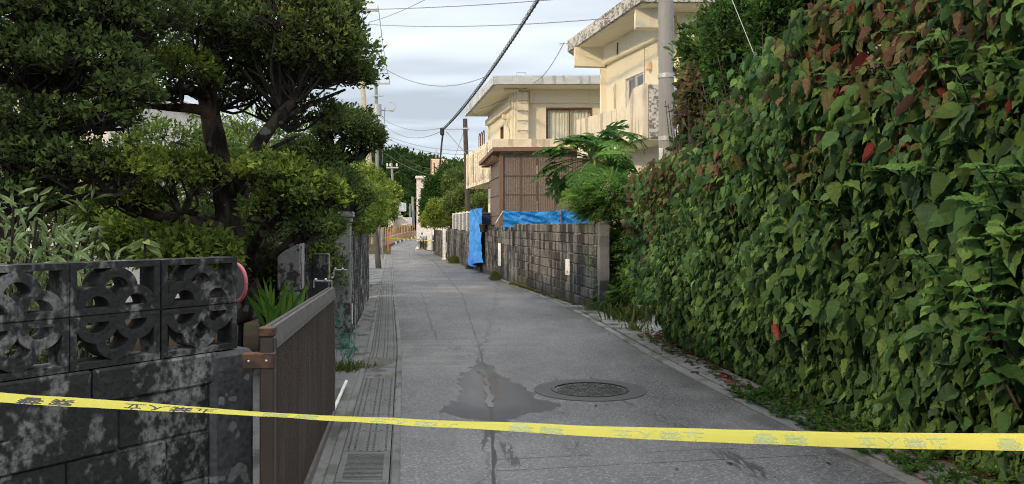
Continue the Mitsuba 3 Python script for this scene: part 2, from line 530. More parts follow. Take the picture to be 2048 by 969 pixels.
bumped('cream_paint', prin(cream_c, .75, specular=.3), soft_bump)
bumped('weathered_fascia', prin(fascia_c, .85, specular=.2), soft_bump)
scene['grey_fascia'] = prin(lambda p, n, uv: mix(mi.Color3f(.46, .50, .52) * (.85 + .3 * fbm(p.x * 3, p.y * 3, p.z * 6, 3)), mi.Color3f(.2, .2, .2), smoothstep(.55, .75, fbm((p.x + p.y) * 6, p.z * 1.2, 1, 4)) * .6), .8, specular=.2)
bumped('parapet', prin(parapet_c, .85, specular=.2), soft_bump)
scene['white_wall'] = prin(lambda p, n, uv: mi.Color3f(.70, .66, .62) * (.85 + .3 * fbm((p.x + p.y) * .8, p.z * .3, 2, 4)), .8)
scene['peach_wall'] = prin((.66, .5, .38), .8)
scene['dark_trim'] = prin((.12, .075, .05), .6)
scene['brown_frame'] = prin((.15, .075, .04), .45)
scene['silver'] = prin((.62, .62, .62), .35, metallic=.8)
scene['white_frame'] = prin((.7, .7, .68), .4)
scene['curtain'] = prin((.66, .68, .60), .9)
scene['dark_inside'] = prin((.05, .055, .06), .8)
scene['pane_glass'] = {'type': 'thindielectric'}
scene['gate_brown'] = prin(lambda p, n, uv: mi.Color3f(.052, .036, .028) * (.8 + .5 * fbm(p.x * 20, p.y * 20, p.z * 3, 3)) + mi.Color3f(.02, .018, .015) * smoothstep(.55, .8, fbm(p.y * 8, p.z * 2.0, 4, 4)), .42, specular=.5)
scene['gate_rail'] = prin(lambda p, n, uv: mi.Color3f(.14, .13, .125) * (.75 + .5 * fbm(p.x * 16, p.y * 16, p.z * 16, 3)), .38, metallic=.3)
scene['rusty_brown'] = prin(lambda p, n, uv: mix(mi.Color3f(.06, .035, .028), mi.Color3f(.14, .06, .03), smoothstep(.45, .65, fbm(p.x * 30, p.y * 30, p.z * 30, 3))), .6)


def shed_c(p, n, uv):
    s = fbm((p.x + p.y) * 5, p.z * .7, 2, 4)
    return mi.Color3f(.150, .122, .108) * (.9 + .2 * s)


scene['shed_brown'] = prin(shed_c, .55, specular=.4)
scene['shed_trim'] = prin((.16, .095, .06), .5)
scene['tarp_blue'] = {'type': 'twosided', 'bsdf': {'type': 'principled', 'base_color': proc(lambda p, n, uv: mi.Color3f(.015, .21, .62) * (.85 + .3 * fbm(p.x * 3, p.y * 3, p.z * 3, 3))), 'roughness': .38, 'specular': .5}}
scene['navy_box'] = prin((.012, .02, .06), .5)
scene['black_plastic'] = prin((.02, .02, .022), .5)
scene['off_white'] = prin(lambda p, n, uv: mi.Color3f(.72, .71, .68) * (.8 + .35 * fbm(p.x * 8, p.y * 8, p.z * 8, 3)), .6)


def pole_c(p, n, uv):
    s = fbm(p.x * 22, p.y * 22, p.z * 1.2, 4)
    c = mi.Color3f(.27, .275, .275) * (.8 + .4 * s)
    return mix(c, mi.Color3f(.14, .13, .12), smoothstep(.0, -1.0, p.z) * smoothstep(.4, .7, s))


bumped('pole_concrete', prin(pole_c, .8, specular=.25), soft_bump)
scene['pole_beige'] = prin(lambda p, n, uv: mi.Color3f(.52, .46, .36) * (.8 + .4 * fbm(p.x * 9, p.y * 9, p.z * 2, 3)), .8)
scene['pole_wood'] = prin(lambda p, n, uv: mi.Color3f(.075, .062, .055) * (.7 + .6 * fbm(p.x * 30, p.y * 30, p.z * 2, 3)), .85)
scene['pole_brown'] = prin(lambda p, n, uv: mi.Color3f(.10, .09, .08) * (.7 + .6 * fbm(p.x * 30, p.y * 30, p.z * 2, 3)), .85)
scene['galvanised'] = prin((.45, .47, .49), .45, metallic=.3)
scene['cable_black'] = prin((.03, .032, .036), .6)
scene['cable_grey'] = prin((.16, .17, .18), .6)


def bark_c(p, n, uv):
    s = fbm(p.x * 26, p.y * 26, p.z * 7, 4)
    c = mix(mi.Color3f(.014, .012, .010), mi.Color3f(.060, .048, .038), smoothstep(.35, .7, s))
    lich = smoothstep(.66, .72, fbm(p.x * 12, p.y * 12, p.z * 12 + 4, 3))
    tan = smoothstep(.60, .72, fbm(p.x * 9 + 3, p.y * 9, p.z * 2.2, 3)) * smoothstep(1.4, .9, p.z) * smoothstep(-.2, .2, p.z)
    c = mix(c, mi.Color3f(.16, .10, .06), tan * .6)
    return mix(c, mi.Color3f(.20, .20, .17), lich * .6)


bumped('bark', prin(bark_c, .9, specular=.15), lambda p, n, uv: fbm(p.x * 40, p.y * 40, p.z * 14, 4) * .012)
scene['twig'] = prin(lambda p, n, uv: mi.Color3f(.032, .026, .020) * (.6 + .8 * noise(p.x * 25, p.y * 25, p.z * 25)) + mi.Color3f(.05, .05, .045) * smoothstep(.6, .8, noise(p.x * 7, p.y * 7, p.z * 7)), .9)
VC = {'type': 'mesh_attribute', 'name': 'vertex_color'}
scene['leaf'] = {'type': 'principledthin', 'base_color': VC, 'roughness': .42, 'spec_trans': 0.0, 'diff_trans': .8, 'eta': 1.45}
scene['leaf_matt'] = {'type': 'principledthin', 'base_color': VC, 'roughness': .6, 'spec_trans': 0.0, 'diff_trans': .7, 'eta': 1.4}
scene['tinted'] = {'type': 'twosided', 'bsdf': {'type': 'principled', 'base_color': VC, 'roughness': .8}}


def soil_c(p, n, uv):
    a = fbm(p.x * 3, p.y * 3, 0, 5)
    c = mix(mi.Color3f(.035, .026, .018), mi.Color3f(.09, .065, .042), a)
    return mix(c, mi.Color3f(.04, .06, .015), smoothstep(.5, .65, fbm(p.x * .7, p.y * .7, 4, 4)) * .7)


bumped('soil', prin(soil_c, .95, specular=.1), lambda p, n, uv: fbm(p.x * 30, p.y * 30, 0, 3) * .02)
bumped('gravel_bed', prin(lambda p, n, uv: mi.Color3f(.12 + .38 * cell_rand(p.x * 38, p.y * 38) * noise(p.x * 22, p.y * 22)) * mi.Color3f(1, .98, .94), .9), lambda p, n, uv: noise(p.x * 45, p.y * 45) * .012)
scene['gravel_stone'] = prin(lambda p, n, uv: mi.Color3f(.18 + .35 * noise(p.x * 33, p.y * 33, p.z * 9)) * mi.Color3f(1, .98, .95), .9)
scene['tape_yellow'] = {'type': 'principledthin', 'base_color': {'type': 'rgb', 'value': [.86, .77, .16]}, 'roughness': .28, 'spec_trans': 0.0, 'diff_trans': .75, 'eta': 1.5}
scene['print_black'] = prin((.02, .02, .018), .5)
scene['print_faded'] = prin((.36, .40, .14), .4)
scene['mirror_pink'] = prin((.55, .13, .17), .45)
scene['mirror_grey'] = prin((.06, .062, .07), .3)
scene['net_green'] = prin((.02, .22, .15), .7)
bumped('cast_iron', prin(lambda p, n, uv: mi.Color3f(.022, .022, .024) * (.7 + .7 * noise(p.x * 60, p.y * 60)), .35, metallic=.2, specular=.6), lambda p, n, uv: noise(p.x * 60, p.y * 60) * .002)
bumped('collar_asphalt', prin(lambda p, n, uv: mi.Color3f(.045 + .022 * (noise(p.x * 120, p.y * 120) - .5)) * mi.Color3f(1, 1, 1.03), .6, specular=.4), lambda p, n, uv: noise(p.x * 110, p.y * 110) * .0012)
scene['fence_tan'] = prin(lambda p, n, uv: mi.Color3f(.36, .26, .15) * (.8 + .4 * noise(p.x * 3, p.y * 3, p.z)), .8)
scene['wall_tan'] = prin(lambda p, n, uv: mi.Color3f(.36, .25, .17) * (.8 + .4 * fbm(p.x, p.y, p.z * 2, 3)), .85)
scene['grey_sheet'] = prin((.16, .165, .17), .6)
scene['orange'] = prin((.5, .13, .04), .6)
scene['skin'] = prin((.45, .27, .19), .6)
scene['shirt_blue'] = prin((.40, .48, .62), .8)
scene['trousers_navy'] = prin((.018, .02, .03), .8)
scene['hair_black'] = prin((.012, .011, .01), .6)

# ------------------------------------------------------------------ ground, road, gutters
ys_far = np.concatenate([np.arange(-40, 20, 2.0), np.arange(20, 140, 5.0), [150, 200, 300, 600, 1200]])
struct('ground', strip(lambda y: -900.0, lambda y: 900.0, ys_far, -0.03, 40), 'soil', True)
YR = np.concatenate([np.arange(-14, 12, .5), np.arange(12, 30, 1.0), np.arange(30, 132, 2.0)])
LEFT = lin([-14, 4.22, 9.25, 24.4, 81.6, 90, 97, 108, 125, 131], [2.0, -.60, -1.29, -3.66, -12.5, -13.8, -14.35, -14.55, -14.4, -14.3])
RIGHT = lin([-14, 4.22, 6.04, 8.67, 13.85, 24.4, 45.9, 68, 81, 95, 110, 131], [5.2, 2.10, 1.83, 1.53, 1.12, -.37, -3.3, -6.9, -9.0, -10.6, -11.1, -11.0])
struct('road', strip(LEFT, RIGHT, YR, 0.0, 12), 'asphalt', True)


def kerb(line, w, side, y0, y1, h, step=1.0):
    """kerb strip of given width beside a line, raised h, with both upper edges rounded off"""
    ys = np.arange(y0, y1 + 1e-6, step)
    prof = [(0, -.12), (0, h - .01), (.01, h), (w - .01, h), (w, h - .01), (w, -.12)]
    v, f = [], []
    for y in ys:
        for a, b in prof:
            v.append((line(y) + side * a, y, float(zg(y)) + b))
    k = len(prof)
    for i in range(len(ys) - 1):
        for j in range(k - 1):
            p, q = i * k + j, (i + 1) * k + j
            f += [(p, p + 1, q + 1), (p, q + 1, q)]
    return trimesh.Trimesh(np.array(v), np.array(f), process=False)


struct('left_kerb', kerb(LEFT, .055, -1, -4, 80, .022), 'grey_concrete')
GUT_R = lambda y: LEFT(y) - .055
GUT_W = .30
GUT_L = lambda y: LEFT(y) - .055 - GUT_W
struct('left_inner_kerb', kerb(GUT_L, .06, -1, -4, 60, .02), 'grey_concrete')
YS = np.concatenate([np.arange(-4, 12, .5), np.arange(12, 30, 1.0), np.arange(30, 62, 2.0)])
struct('left_pavement', strip(lambda y: GUT_L(y) - 1.1 - .02 * max(0, y - 20), lambda y: GUT_L(y) - .06, YS, .006, 6), 'grey_concrete')
gut = struct('left_gutter', strip(GUT_L, GUT_R, YS, -.03, 2), 'dark_paver')


def gutter_cover(kind):
    l = {'grate': .60, 'plain': .58}.get(kind, .50)
    w = GUT_W - .012
    p = sbox(-w / 2, 0.004, w / 2, l - .004)
    if kind == 'grate':
        p = p.difference(unary_union([sbox(-w / 2 + .035, y, w / 2 - .035, y + .012) for y in np.arange(.05, l - .05, .0245)]))
    elif kind == 'holes':
        hs = []
        for i in range(7):
            for j in range(9):
                x, y = -w / 2 + .03 + i * (w - .06) / 6, .04 + j * (l - .08) / 8
                if i in (2, 5): continue
                hs.append(sbox(x - .007, y - .013, x + .007, y + .013))
        p = p.difference(unary_union(hs))
    m = prism(p, -.025, .012)
    parts_ = [m]
    if kind == 'holes':                  # raised ribs between the rows of holes
        for i in (2, 5):
            x = -w / 2 + .03 + i * (w - .06) / 6
            parts_.append(bx(x - .008, x + .008, .01, l - .01, .0125, .017))
    return cat(parts_), l


COV = {k: gutter_cover(k) for k in ('grate', 'holes', 'plain')}
COVD = {k: mikit.ply(m, 'grey_concrete' if k == 'plain' else 'dark_paver') for k, (m, l) in COV.items()}
yy, i = 2.7, 0
seq = ['holes', 'holes', 'holes', 'grate', 'holes', 'holes', 'holes', 'holes', 'holes', 'plain', 'plain'] + ['holes'] * 60
while yy < 23:
    kind = seq[i]
    l = COV[kind][1]
    dx = (LEFT(yy + l) - LEFT(yy)) / l
    M = frame(((GUT_R(yy) + GUT_L(yy)) / 2, yy), (1, 0), float(zg(yy)) + .004)
    M[0, 1], M[2, 1], M[2, 0] = dx, -.0155, R.normal() * .006
    part(gut, {'grate': 'grating', 'holes': 'cover', 'plain': 'cover'}[kind], COVD[kind], None, to=M,
         label={'grate': 'slotted steel-grey drain grating across the gutter', 'plain': 'smooth concrete gutter cover without holes'}.get(kind))
    yy += l
    i += 1
part(gut, 'far_covers', cat([moved(COV['plain'][0], np.array([[1, (LEFT(y + .6) - LEFT(y)) / .6, 0, (GUT_R(y) + GUT_L(y)) / 2], [0, 1, 0, y], [0, -.0155, 1, float(zg(y)) + .004], [0, 0, 0, 1.]])) for y in np.arange(yy, 58, .6)]), 'dark_paver', kind='stuff')

# right: kerb strip and the row of gutter lids
struct('right_kerb', kerb(RIGHT, .10, 1, -4, 78, .02), 'grey_concrete')
RL = lambda y: RIGHT(y) + .108
lids = struct('right_gutter', strip(RL, lambda y: RL(y) + .36, YS, -.03, 2), 'dark_paver')
yy = 2.2
LIDV = [mikit.ply(cbox(-.166, .166, .010, .578, -.05, .028, .010), 'grey_concrete') for _ in range(2)]
while yy < 30:
    M = frame((RL(yy) + .175, yy), (1, 0), float(zg(yy)) + R.normal() * .003)
    M[0, 1], M[2, 1], M[2, 0] = (RIGHT(yy + .59) - RIGHT(yy)) / .59, -.0155 + R.normal() * .004, R.normal() * .010
    part(lids, 'lid', LIDV[0], None, to=M)
    yy += .595
part(lids, 'far_lids', cat([moved(cbox(-.168, .168, .004, .586, -.05, .026), np.array([[1, (RIGHT(y + .59) - RIGHT(y)) / .59, 0, RL(y) + .175], [0, 1, 0, y], [0, -.0155, 1, float(zg(y))], [0, 0, 0, 1.]])) for y in np.arange(yy, 70, .595)]), 'grey_concrete', kind='stuff')

# gravel lot past the wall end
lot = struct('gravel_lot', strip(lambda y: max(RL(y) + .36, 1.5 if y < 13.6 else 1.75), lambda y: 7.0, np.arange(9.6, 20, .4), -.012, 12), 'gravel_bed')
n = 1500
gp = np.stack([1.5 + 1.6 * R.random(n) ** 1.3, 9.9 + 4.3 * R.random(n)], 1)
st = trimesh.creation.icosphere(subdivisions=0)
ms = []
for x, y in gp:
    m = st.copy()
    m.vertices = m.vertices * np.array([1, .8, .55]) * (.009 + .018 * R.random()) * (1 + .3 * rnd(12))
    m.apply_translation((x, y, float(zg(y)) - .008))
    ms.append(m)
part(lot, 'gravel', cat(ms), 'gravel_stone', kind='stuff')

# water standing in the crack, in short level stretches
ms = []
for k in range(11):
    ya, yb = 6.10 + .15 * k, 6.10 + .15 * (k + 1) - .004
    yq = np.linspace(ya, yb, 8)
    xq = np.interp(yq, [-3, 4.22, 5.75, 7.06, 9.25], [0.9, -.105, -.142, -.20, -.375]) - .012 + .05 * (meshkit.fbm(np.stack([yq * 7, 0 * yq, 0 * yq], -1), 3, 3) - .5)
    wq = .010 + .026 * meshkit.noise(np.stack([yq * 9, 0 * yq, 0 * yq], -1), 8)
    zq = float(zg(ya)) + .004 + (yq - ya) * .03
    v = np.vstack([np.stack([xq - wq, yq, zq], 1), np.stack([xq + wq, yq, zq], 1)])
    f = [(a_, a_ + 8, a_ + 9) for a_ in range(7)] + [(a_, a_ + 9, a_ + 1) for a_ in range(7)]
    ms.append(trimesh.Trimesh(v, np.array(f), process=False))
scene['water_film'] = prin((.05, .05, .052), .12, specular=.8)
struct('puddle', cat(ms), 'water_film')

# manhole
mh = thing('manhole', 'round black patterned manhole cover in a smooth asphalt collar in the road', 'manhole cover')
MC = (0.675, 6.82)
Mm = np.array([[1, 0, 0, MC[0]], [0, 1, 0, MC[1]], [0, -.0155, 1, float(zg(MC[1]))], [0, 0, 0, 1.]])
ring = Point(0, 0).buffer(.485, 48).difference(Point(0, 0).buffer(.335, 48))
part(mh, 'collar', moved(prism(ring, -.03, .005), Mm), 'collar_asphalt')
part(mh, 'rim', moved(prism(Point(0, 0).buffer(.333, 48).difference(Point(0, 0).buffer(.308, 48)), -.03, .010), Mm), 'cast_iron')
cov = [prism(Point(0, 0).buffer(.304, 48), -.03, -.006)]
for k in range(150):
    a, r = k * 2.39996, .285 * math.sqrt((k + .5) / 150)
    w_ = .007 + .006 * R.random()
    cov.append(moved(prism(sbox(-w_, -.017, w_, .017).buffer(.003, 2), -.0055, .004), np.array([[math.cos(a * 3), -math.sin(a * 3), 0, r * math.cos(a)], [math.sin(a * 3), math.cos(a * 3), 0, r * math.sin(a)], [0, 0, 1, 0], [0, 0, 0, 1.]])))
part(mh, 'cover', moved(cat(cov), Mm), 'cast_iron')

# ------------------------------------------------------------------ left: decorative block wall at the front
W0, WD = (-1.2, 3.45), (-.602, -.799)
MW = frame(W0, WD)
dw = thing('decorative_block_wall', 'low blackened concrete wall topped by two rows of pierced blocks with arched scallops', 'wall')
BW, BH, TH = .35, .202, .115


def scallop_block(flip=False):
    w, h, b = BW - .006, BH - .006, .024
    outer = sbox(0, 0, w, h)
    hole = sbox(b, b, w - b, h - b)
    r, t = (w - 2 * b) / 4 + .006, .036
    rings = []
    for cx, cz in ((b + (w - 2 * b) / 4, b), (w - b - (w - 2 * b) / 4, b), (w / 2, b + r * .86)):
        rings.append(Point(cx, cz).buffer(r, 12).difference(Point(cx, cz).buffer(r - t, 12)).intersection(sbox(0, cz, w, h)))
    p = outer.difference(hole).union(unary_union(rings).intersection(outer))
    p = p.buffer(.0008).buffer(-.0008)
    if flip:
        from shapely import affinity
        p = affinity.scale(p, 1, -1, origin=(w / 2, h / 2))
    m = upright(p, TH)
    return m


sb = [mikit.ply(scallop_block(False), 'dark_concrete'), mikit.ply(scallop_block(True), 'dark_concrete')]
ZT = -.138
for i in range(7):
    for j in range(2):
        L = np.eye(4)
        L[:3, 3] = (i * BW + .003 + R.normal() * .001, -TH + R.normal() * .003, ZT - (j + 1) * BH + .003)
        part(dw, 'pierced_block', sb[j], None, to=MW @ L)
part(dw, 'mortar_bed', moved(cat([bx(0, 2.45, -TH + .006, -.006, ZT - k * BH - .0025, ZT - k * BH + .0025) for k in (1,)]), MW), 'dark_concrete')
zb = ZT - 2 * BH
part(dw, 'plaster_band', moved(cat([cbox(.10, .62, -.15, .014, zb - .13, zb - .002, .008), cbox(.625, 2.6, -.15, .010, zb - .205, zb - .002, .008)]), MW), 'dark_concrete', label='grey plastered course under the pierced blocks')
part(dw, 'end_post', moved(cbox(-.075, .135, -.16, .022, -1.40, zb - .004, .02), MW), 'wet_concrete', label='smooth dark grey end post of the wall')
core = bx(.02, 2.6, -.14, -.008, -1.42, zb - .01)
part(dw, 'mortar', moved(core, MW), 'dark_concrete')
zr = zb - .13
for r_ in range(4):
    z1, z0 = zr - r_ * .195, zr - (r_ + 1) * .195
    for i in range(-1, 8):
        a = .14 + i * .385 + (.19 if r_ % 2 else 0)
        b = a + .38
        a = max(a, .137)
        if b - a < .05 or (r_ == 0 and a > .60): continue
        part(dw, 'block', moved(cbox(a, b, -.15, .004 + R.normal() * .0035, max(z0 + .003, -1.42), z1 - .003, .006), MW), 'dark_concrete')
z1 = zb - .207
for i in range(5):
    a = .66 + i * .385
    part(dw, 'block', moved(cbox(a, a + .378, -.15, .003 + R.normal() * .003, zr - .195 + .003, z1, .005), MW), 'dark_concrete')

# round mirror at the wall end
rm = thing('round_mirror', 'round dark disc with a pink plastic rim behind the end of the pierced wall', 'mirror')
C = at(471, 566, 3.62)
Mr = frame(C[:2], (.80, -.60), C[2])     # faces left-near, seen at a slant
disc = trimesh.creation.cylinder(.082, .012, sections=40)
disc.apply_transform(trimesh.transformations.rotation_matrix(math.pi / 2, (1, 0, 0)))
part(rm, 'disc', moved(disc, Mr), 'mirror_grey', True and 30)
a = np.linspace(0, 2 * np.pi, 41)
part(rm, 'rim', moved(tube(np.stack([.088 * np.cos(a), 0 * a - .004, .088 * np.sin(a)], 1), .0085, 8, False), Mr), 'mirror_pink', True)

# ------------------------------------------------------------------ sliding gate
G0, G1 = np.array([-.945, 2.99]), np.array([-1.335, 5.78])
GD = (G1 - G0) / np.linalg.norm(G1 - G0)
GL = float(np.linalg.norm(G1 - G0))
MG = frame(G0, GD)
MG[2, 0] = -.022
gt = thing('sliding_gate', 'brown ribbed aluminium sliding gate standing along the pavement', 'gate')
xs = np.arange(.055, GL - .02, .015)
prof = [(x, -.030 + (.006 if k % 2 else 0)) for k, x in enumerate(np.repeat(xs, 2)[1:-1])]
prof = []
for k, x in enumerate(xs):
    o = -.024 if k % 2 else -.029
    prof += [(x, o), (min(x + .011, GL - .02), o)]
poly = Polygon(prof + [(GL - .02, -.012), (.055, -.012)]).buffer(0)
part(gt, 'ribbed_panel', moved(prism(poly, -1.29, -.475), MG), 'gate_brown', kind='stuff')
part(gt, 'rear_panel', moved(bx(.055, GL - .02, .008, .012, -1.29, -.475), MG), 'gate_brown')
part(gt, 'end_stile', moved(cbox(-.005, .054, -.042, .012, -1.36, -.425, .006), MG), 'gate_brown', label='wide brown stile at the near end of the gate')
part(gt, 'far_stile', moved(cbox(GL - .018, GL, -.038, .016, -1.36, -.40, .004), MG), 'gate_rail')
rail = Polygon([(-.042, -.478), (-.042, -.450), (-.030, -.397), (-.016, -.394), (-.016, -.403), (-.009, -.403), (-.009, -.394), (.016, -.397), (.016, -.478)])
rm_ = trimesh.creation.extrude_polygon(rail, GL - .024 - .07, engine='earcut')
rm_.apply_transform(np.array([[0, 0, 1, .071], [1, 0, 0, 0], [0, 1, 0, 0], [0, 0, 0, 1.]]))
part(gt, 'top_rail', moved(rm_, MG), 'gate_rail', label='grey double top rail of the gate')
part(gt, 'bottom_rail', moved(cbox(.071, GL - .024, -.044, .016, -1.36, -1.292, .004), MG), 'gate_rail')
part(gt, 'end_cap', moved(cbox(-.008, .056, -.044, .016, -.424, -.389, .004), MG), 'rusty_brown', label='brown cap with two screws on the near end of the gate')
br = thing('latch_bracket', 'rust-brown latch bracket joining the gate to the end post of the pierced wall', 'bracket')
part(br, 'plate', moved(cbox(-.012, .030, -.045, .075, -.545, -.485, .004), MG), 'rusty_brown')
for dy in (-.015, .05):
    s_ = trimesh.creation.icosphere(subdivisions=1, radius=.006)
    s_.apply_translation((-.0125, dy, -.515))
    part(br, 'screw', moved(s_, MG), 'silver')
part(gt, 'guide_wheel', moved(moved(trimesh.creation.cylinder(.035, .03, sections=20), trimesh.transformations.rotation_matrix(math.pi / 2, (1, 0, 0))), MG @ np.array([[1, 0, 0, .35], [0, 1, 0, 0], [0, 0, 1, -1.375], [0, 0, 0, 1.]])), 'black_plastic', 30)
# thin latch bars at the far end of the gate
for (u0, u1, v, y0, y1, lab) in ((628, 664, 562, 5.8, 5.8, 'silver bar latch across the far end of the gate'), (668, 694, 540, 6.9, 7.1, 'second silver bar latch, between the two blackened gate posts')):
    p0, p1 = at(u0, v, y0), at(u1, v, y1)
    lt = thing('bar_latch', lab, 'latch')
    part(lt, 'bar', tube(spline([p0 + [0, 0, -.05], p0, p1, p1 + [0, 0, -.06]], 1), .0065, 6), 'silver', 30)
    for q in (p0 * .9 + p1 * .1, p0 * .35 + p1 * .65):
        b_ = trimesh.creation.icosphere(subdivisions=1, radius=.012)
        b_.apply_translation(q + [0, 0, .008])
        part(lt, 'knob', b_, 'silver', True)

# ------------------------------------------------------------------ left: second wall with pillar
def coursed(M, x0, x1, z0, z1, bw, bh, d, rng, slots=0, c=.006):
    ms, r_ = [], 0
    nz = max(1, int(round((z1 - z0) / bh)))
    bh = (z1 - z0) / nz
    for r_ in range(nz):
        x = x0 - (bw / 2 if (r_ % 2) else 0)
        while x < x1 - .03:
            a, b = max(x, x0), min(x + bw, x1)
            if b - a > .04:
                lo, hi = z0 + r_ * bh + .003, z0 + (r_ + 1) * bh - .003
                if slots and r_ >= nz - slots:
                    p = sbox(a + .003, lo, b - .003, hi)
                    k = 3
                    wd = (b - a) / k
                    p = p.difference(unary_union([sbox(a + q * wd + wd * .22, lo + .035, a + (q + 1) * wd - wd * .22, hi - .035) for q in range(k)]))
                    m = upright(p, d)
                    m.apply_translation((0, -d, 0))
                    ms.append(m)
                else:
                    ms.append(cbox(a + .003, b - .003, -d, rng.normal() * .003, lo, hi, c))
            x += bw
    return [moved(m, M) for m in ms]


def zz(z): return z


sw = thing('slotted_block_wall', 'blackened block wall with slotted upper courses just behind the sliding gate', 'wall')
Msw = frame((-2.14, 9.0), (.10, -1.0))   # local x runs towards the camera, local y to the road
Lsw = 1.62
for m in coursed(Msw, 0, Lsw, -1.42, -.19, .40, .205, .16, R, slots=3):
    part(sw, 'block', m, 'dark_concrete')
Mend = frame((-2.17, 7.36), (1, .06))
part(sw, 'end_pier', moved(cat([cbox(-.02, .19, 0, .2, -.62, -.165, .012), cbox(-.01, .185, .004, .2, -1.45, -.625, .012)]), Mend), 'pale_concrete', label='pale lichen-spotted end pier of the wall')

gp_ = thing('gate_post', 'slim blackened concrete post at the far end of the sliding gate', 'post')
Mgp = frame((-1.60, 6.9), (.14, -1))
part(gp_, 'post', moved(cbox(-.09, .09, -.14, .0, -1.45, -.25, .01), Mgp), 'dark_concrete')
part(gp_, 'foot', moved(cbox(-.10, .10, -.15, .01, -1.47, -1.30, .01), Mgp), 'dark_concrete')

pi = thing('capped_pillar', 'square lichen-grey gate pillar with a stepped cap beside the second gateway', 'pillar')
Mp = frame((-1.99, 9.25), (1, .14))
part(pi, 'shaft', moved(cbox(-.095, .095, 0, .22, -1.50, .03, .012), Mp), 'pale_concrete')
part(pi, 'neck', moved(cbox(-.108, .108, -.015, .235, .032, .085, .008), Mp), 'pale_concrete')
part(pi, 'cap', moved(cbox(-.128, .128, -.035, .255, .087, .155, .012), Mp), 'pale_concrete')

lw = thing('left_block_wall', 'long blackened block wall along the left pavement beyond the capped pillar', 'wall')
lw0, lw1 = np.array([-2.0, 9.55]), np.array([-3.08, 17.0])
Mlw = frame(lw1, lw0 - lw1)
Mlw = frame(lw1, lw0 - lw1)
Ll = float(np.linalg.norm(lw1 - lw0))
ms = coursed(Mlw, 0, Ll, -1.58, -.14, .40, .205, .15, R)
part(lw, 'block_courses', cat(ms), 'dark_concrete', kind='stuff')
part(lw, 'coping', moved(cbox(-.02, Ll, -.165, .012, -.138, -.085, .008), Mlw), 'dark_concrete')
part(lw, 'white_pipe', tube([at(704, 600, 9.9) + [0, 0, -.05], at(704, 648, 9.9)], .012, 8), 'off_white')

fp = thing('sheet_fence', 'narrow dark grey sheet fence with a pale post at the mouth of the left driveway', 'fence')
f0, f1 = np.array([-3.3, 17.4]), np.array([-3.95, 21.8])
Mf = frame(f1, f0 - f1)
Lf = float(np.linalg.norm(f1 - f0))
for k in range(6):
    part(fp, 'panel', moved(cbox(k * Lf / 6 + .01, (k + 1) * Lf / 6 - .01, -.03, 0, -1.62, -.62, .004), Mf), 'grey_sheet')
part(fp, 'post', moved(cbox(Lf - .02, Lf + .04, -.06, .03, -1.62, -.5, .006), Mf), 'off_white', label='pale post at the near end of the fence')
struct('driveway', strip(lambda y: -9.5, lambda y: GUT_L(y) - .06, np.arange(21.8, 31.5, .8), .012, 6), 'grey_concrete')

nt = thing('green_net', 'bundle of green plastic netting lying at the foot of the slim gate post', 'net')
cs = []
c0 = at(690, 690, 8.3)
for k in range(26):
    p = c0 + rnd(1)[0] * [.035, .05, .10]
    q = [p]
    for _ in range(6): q.append(q[-1] + rnd(1)[0] * [.03, .03, .05] + np.array([0, 0, -.012]))
    cs.append(tube(spline(q, 3), .0035, 4, False))
scene[nt] = mikit.ply(cat(cs), 'net_green')
pp = solo('white_pipe', 'thin white plastic pipe lying on the pavement beside the gate', 'pipe', tube([(-1.25, 5.2, float(zg(5.2)) + .03), (-1.36, 6.1, float(zg(6.1)) + .03), (-1.45, 6.9, float(zg(6.9)) + .06)], .014, 8), 'off_white', 40)

# ------------------------------------------------------------------ right: streaked block wall
w1a, w1b = np.array([1.53, 13.85]), np.array([0.06, 22.0])
Mw1 = frame(w1a, w1b - w1a)              # local y = left of the direction = road side
L1 = float(np.linalg.norm(w1b - w1a))
rw = thing('streaked_block_wall', 'eye-high block wall with black vertical streaks on the right, ending in a mossy pier', 'wall')
zt, nb, bh = .03, 8, .199
NB = int(L1 / .40)
bw = (L1 - .10) / NB
var = [mikit.ply(cbox(.008, bw - .008, -.14, .0, .008, bh - .008, .012), 'streaked_block') for _ in range(1)]
for r_ in range(nb):
    for i in range(NB):
        L = np.eye(4)
        L[:3, 3] = (.10 + i * bw, R.normal() * .005, zt - (r_ + 1) * bh)
        L[1, 0] = R.normal() * .01
        part(rw, 'block', var[0], None, to=Mw1 @ L)
part(rw, 'mortar', moved(bx(.09, L1, -.135, -.022, -1.75, zt - .008), Mw1), 'dark_concrete')
part(rw, 'footing', moved(cbox(.05, L1, -.16, .015, -1.85, -1.57, .01), Mw1), 'streaked_block')
part(rw, 'end_pier', moved(cbox(-.07, .096, -.17, .010, -1.62, zt + .01, .008), Mw1), 'streaked_block', label='tan mossy concrete pier at the near end of the wall')
mb = thing('meter_box', 'small white meter plate fixed low on the streaked block wall', 'plate')
Lm = 2.02
part(mb, 'cover', moved(cbox(Lm, Lm + .30, .0, .03, -1.02, -.70, .006), Mw1), 'off_white')
part(mb, 'label', moved(cat([bx(Lm + .09, Lm + .24, .0305, .032, -.985, -.975), bx(Lm + .12, Lm + .24, .0305, .032, -.955, -.948), bx(Lm + .10, Lm + .13, .0305, .032, -.99, -.93), bx(Lm + .16, Lm + .18, .0305, .032, -1.0, -.94)]), Mw1), 'grey_sheet')

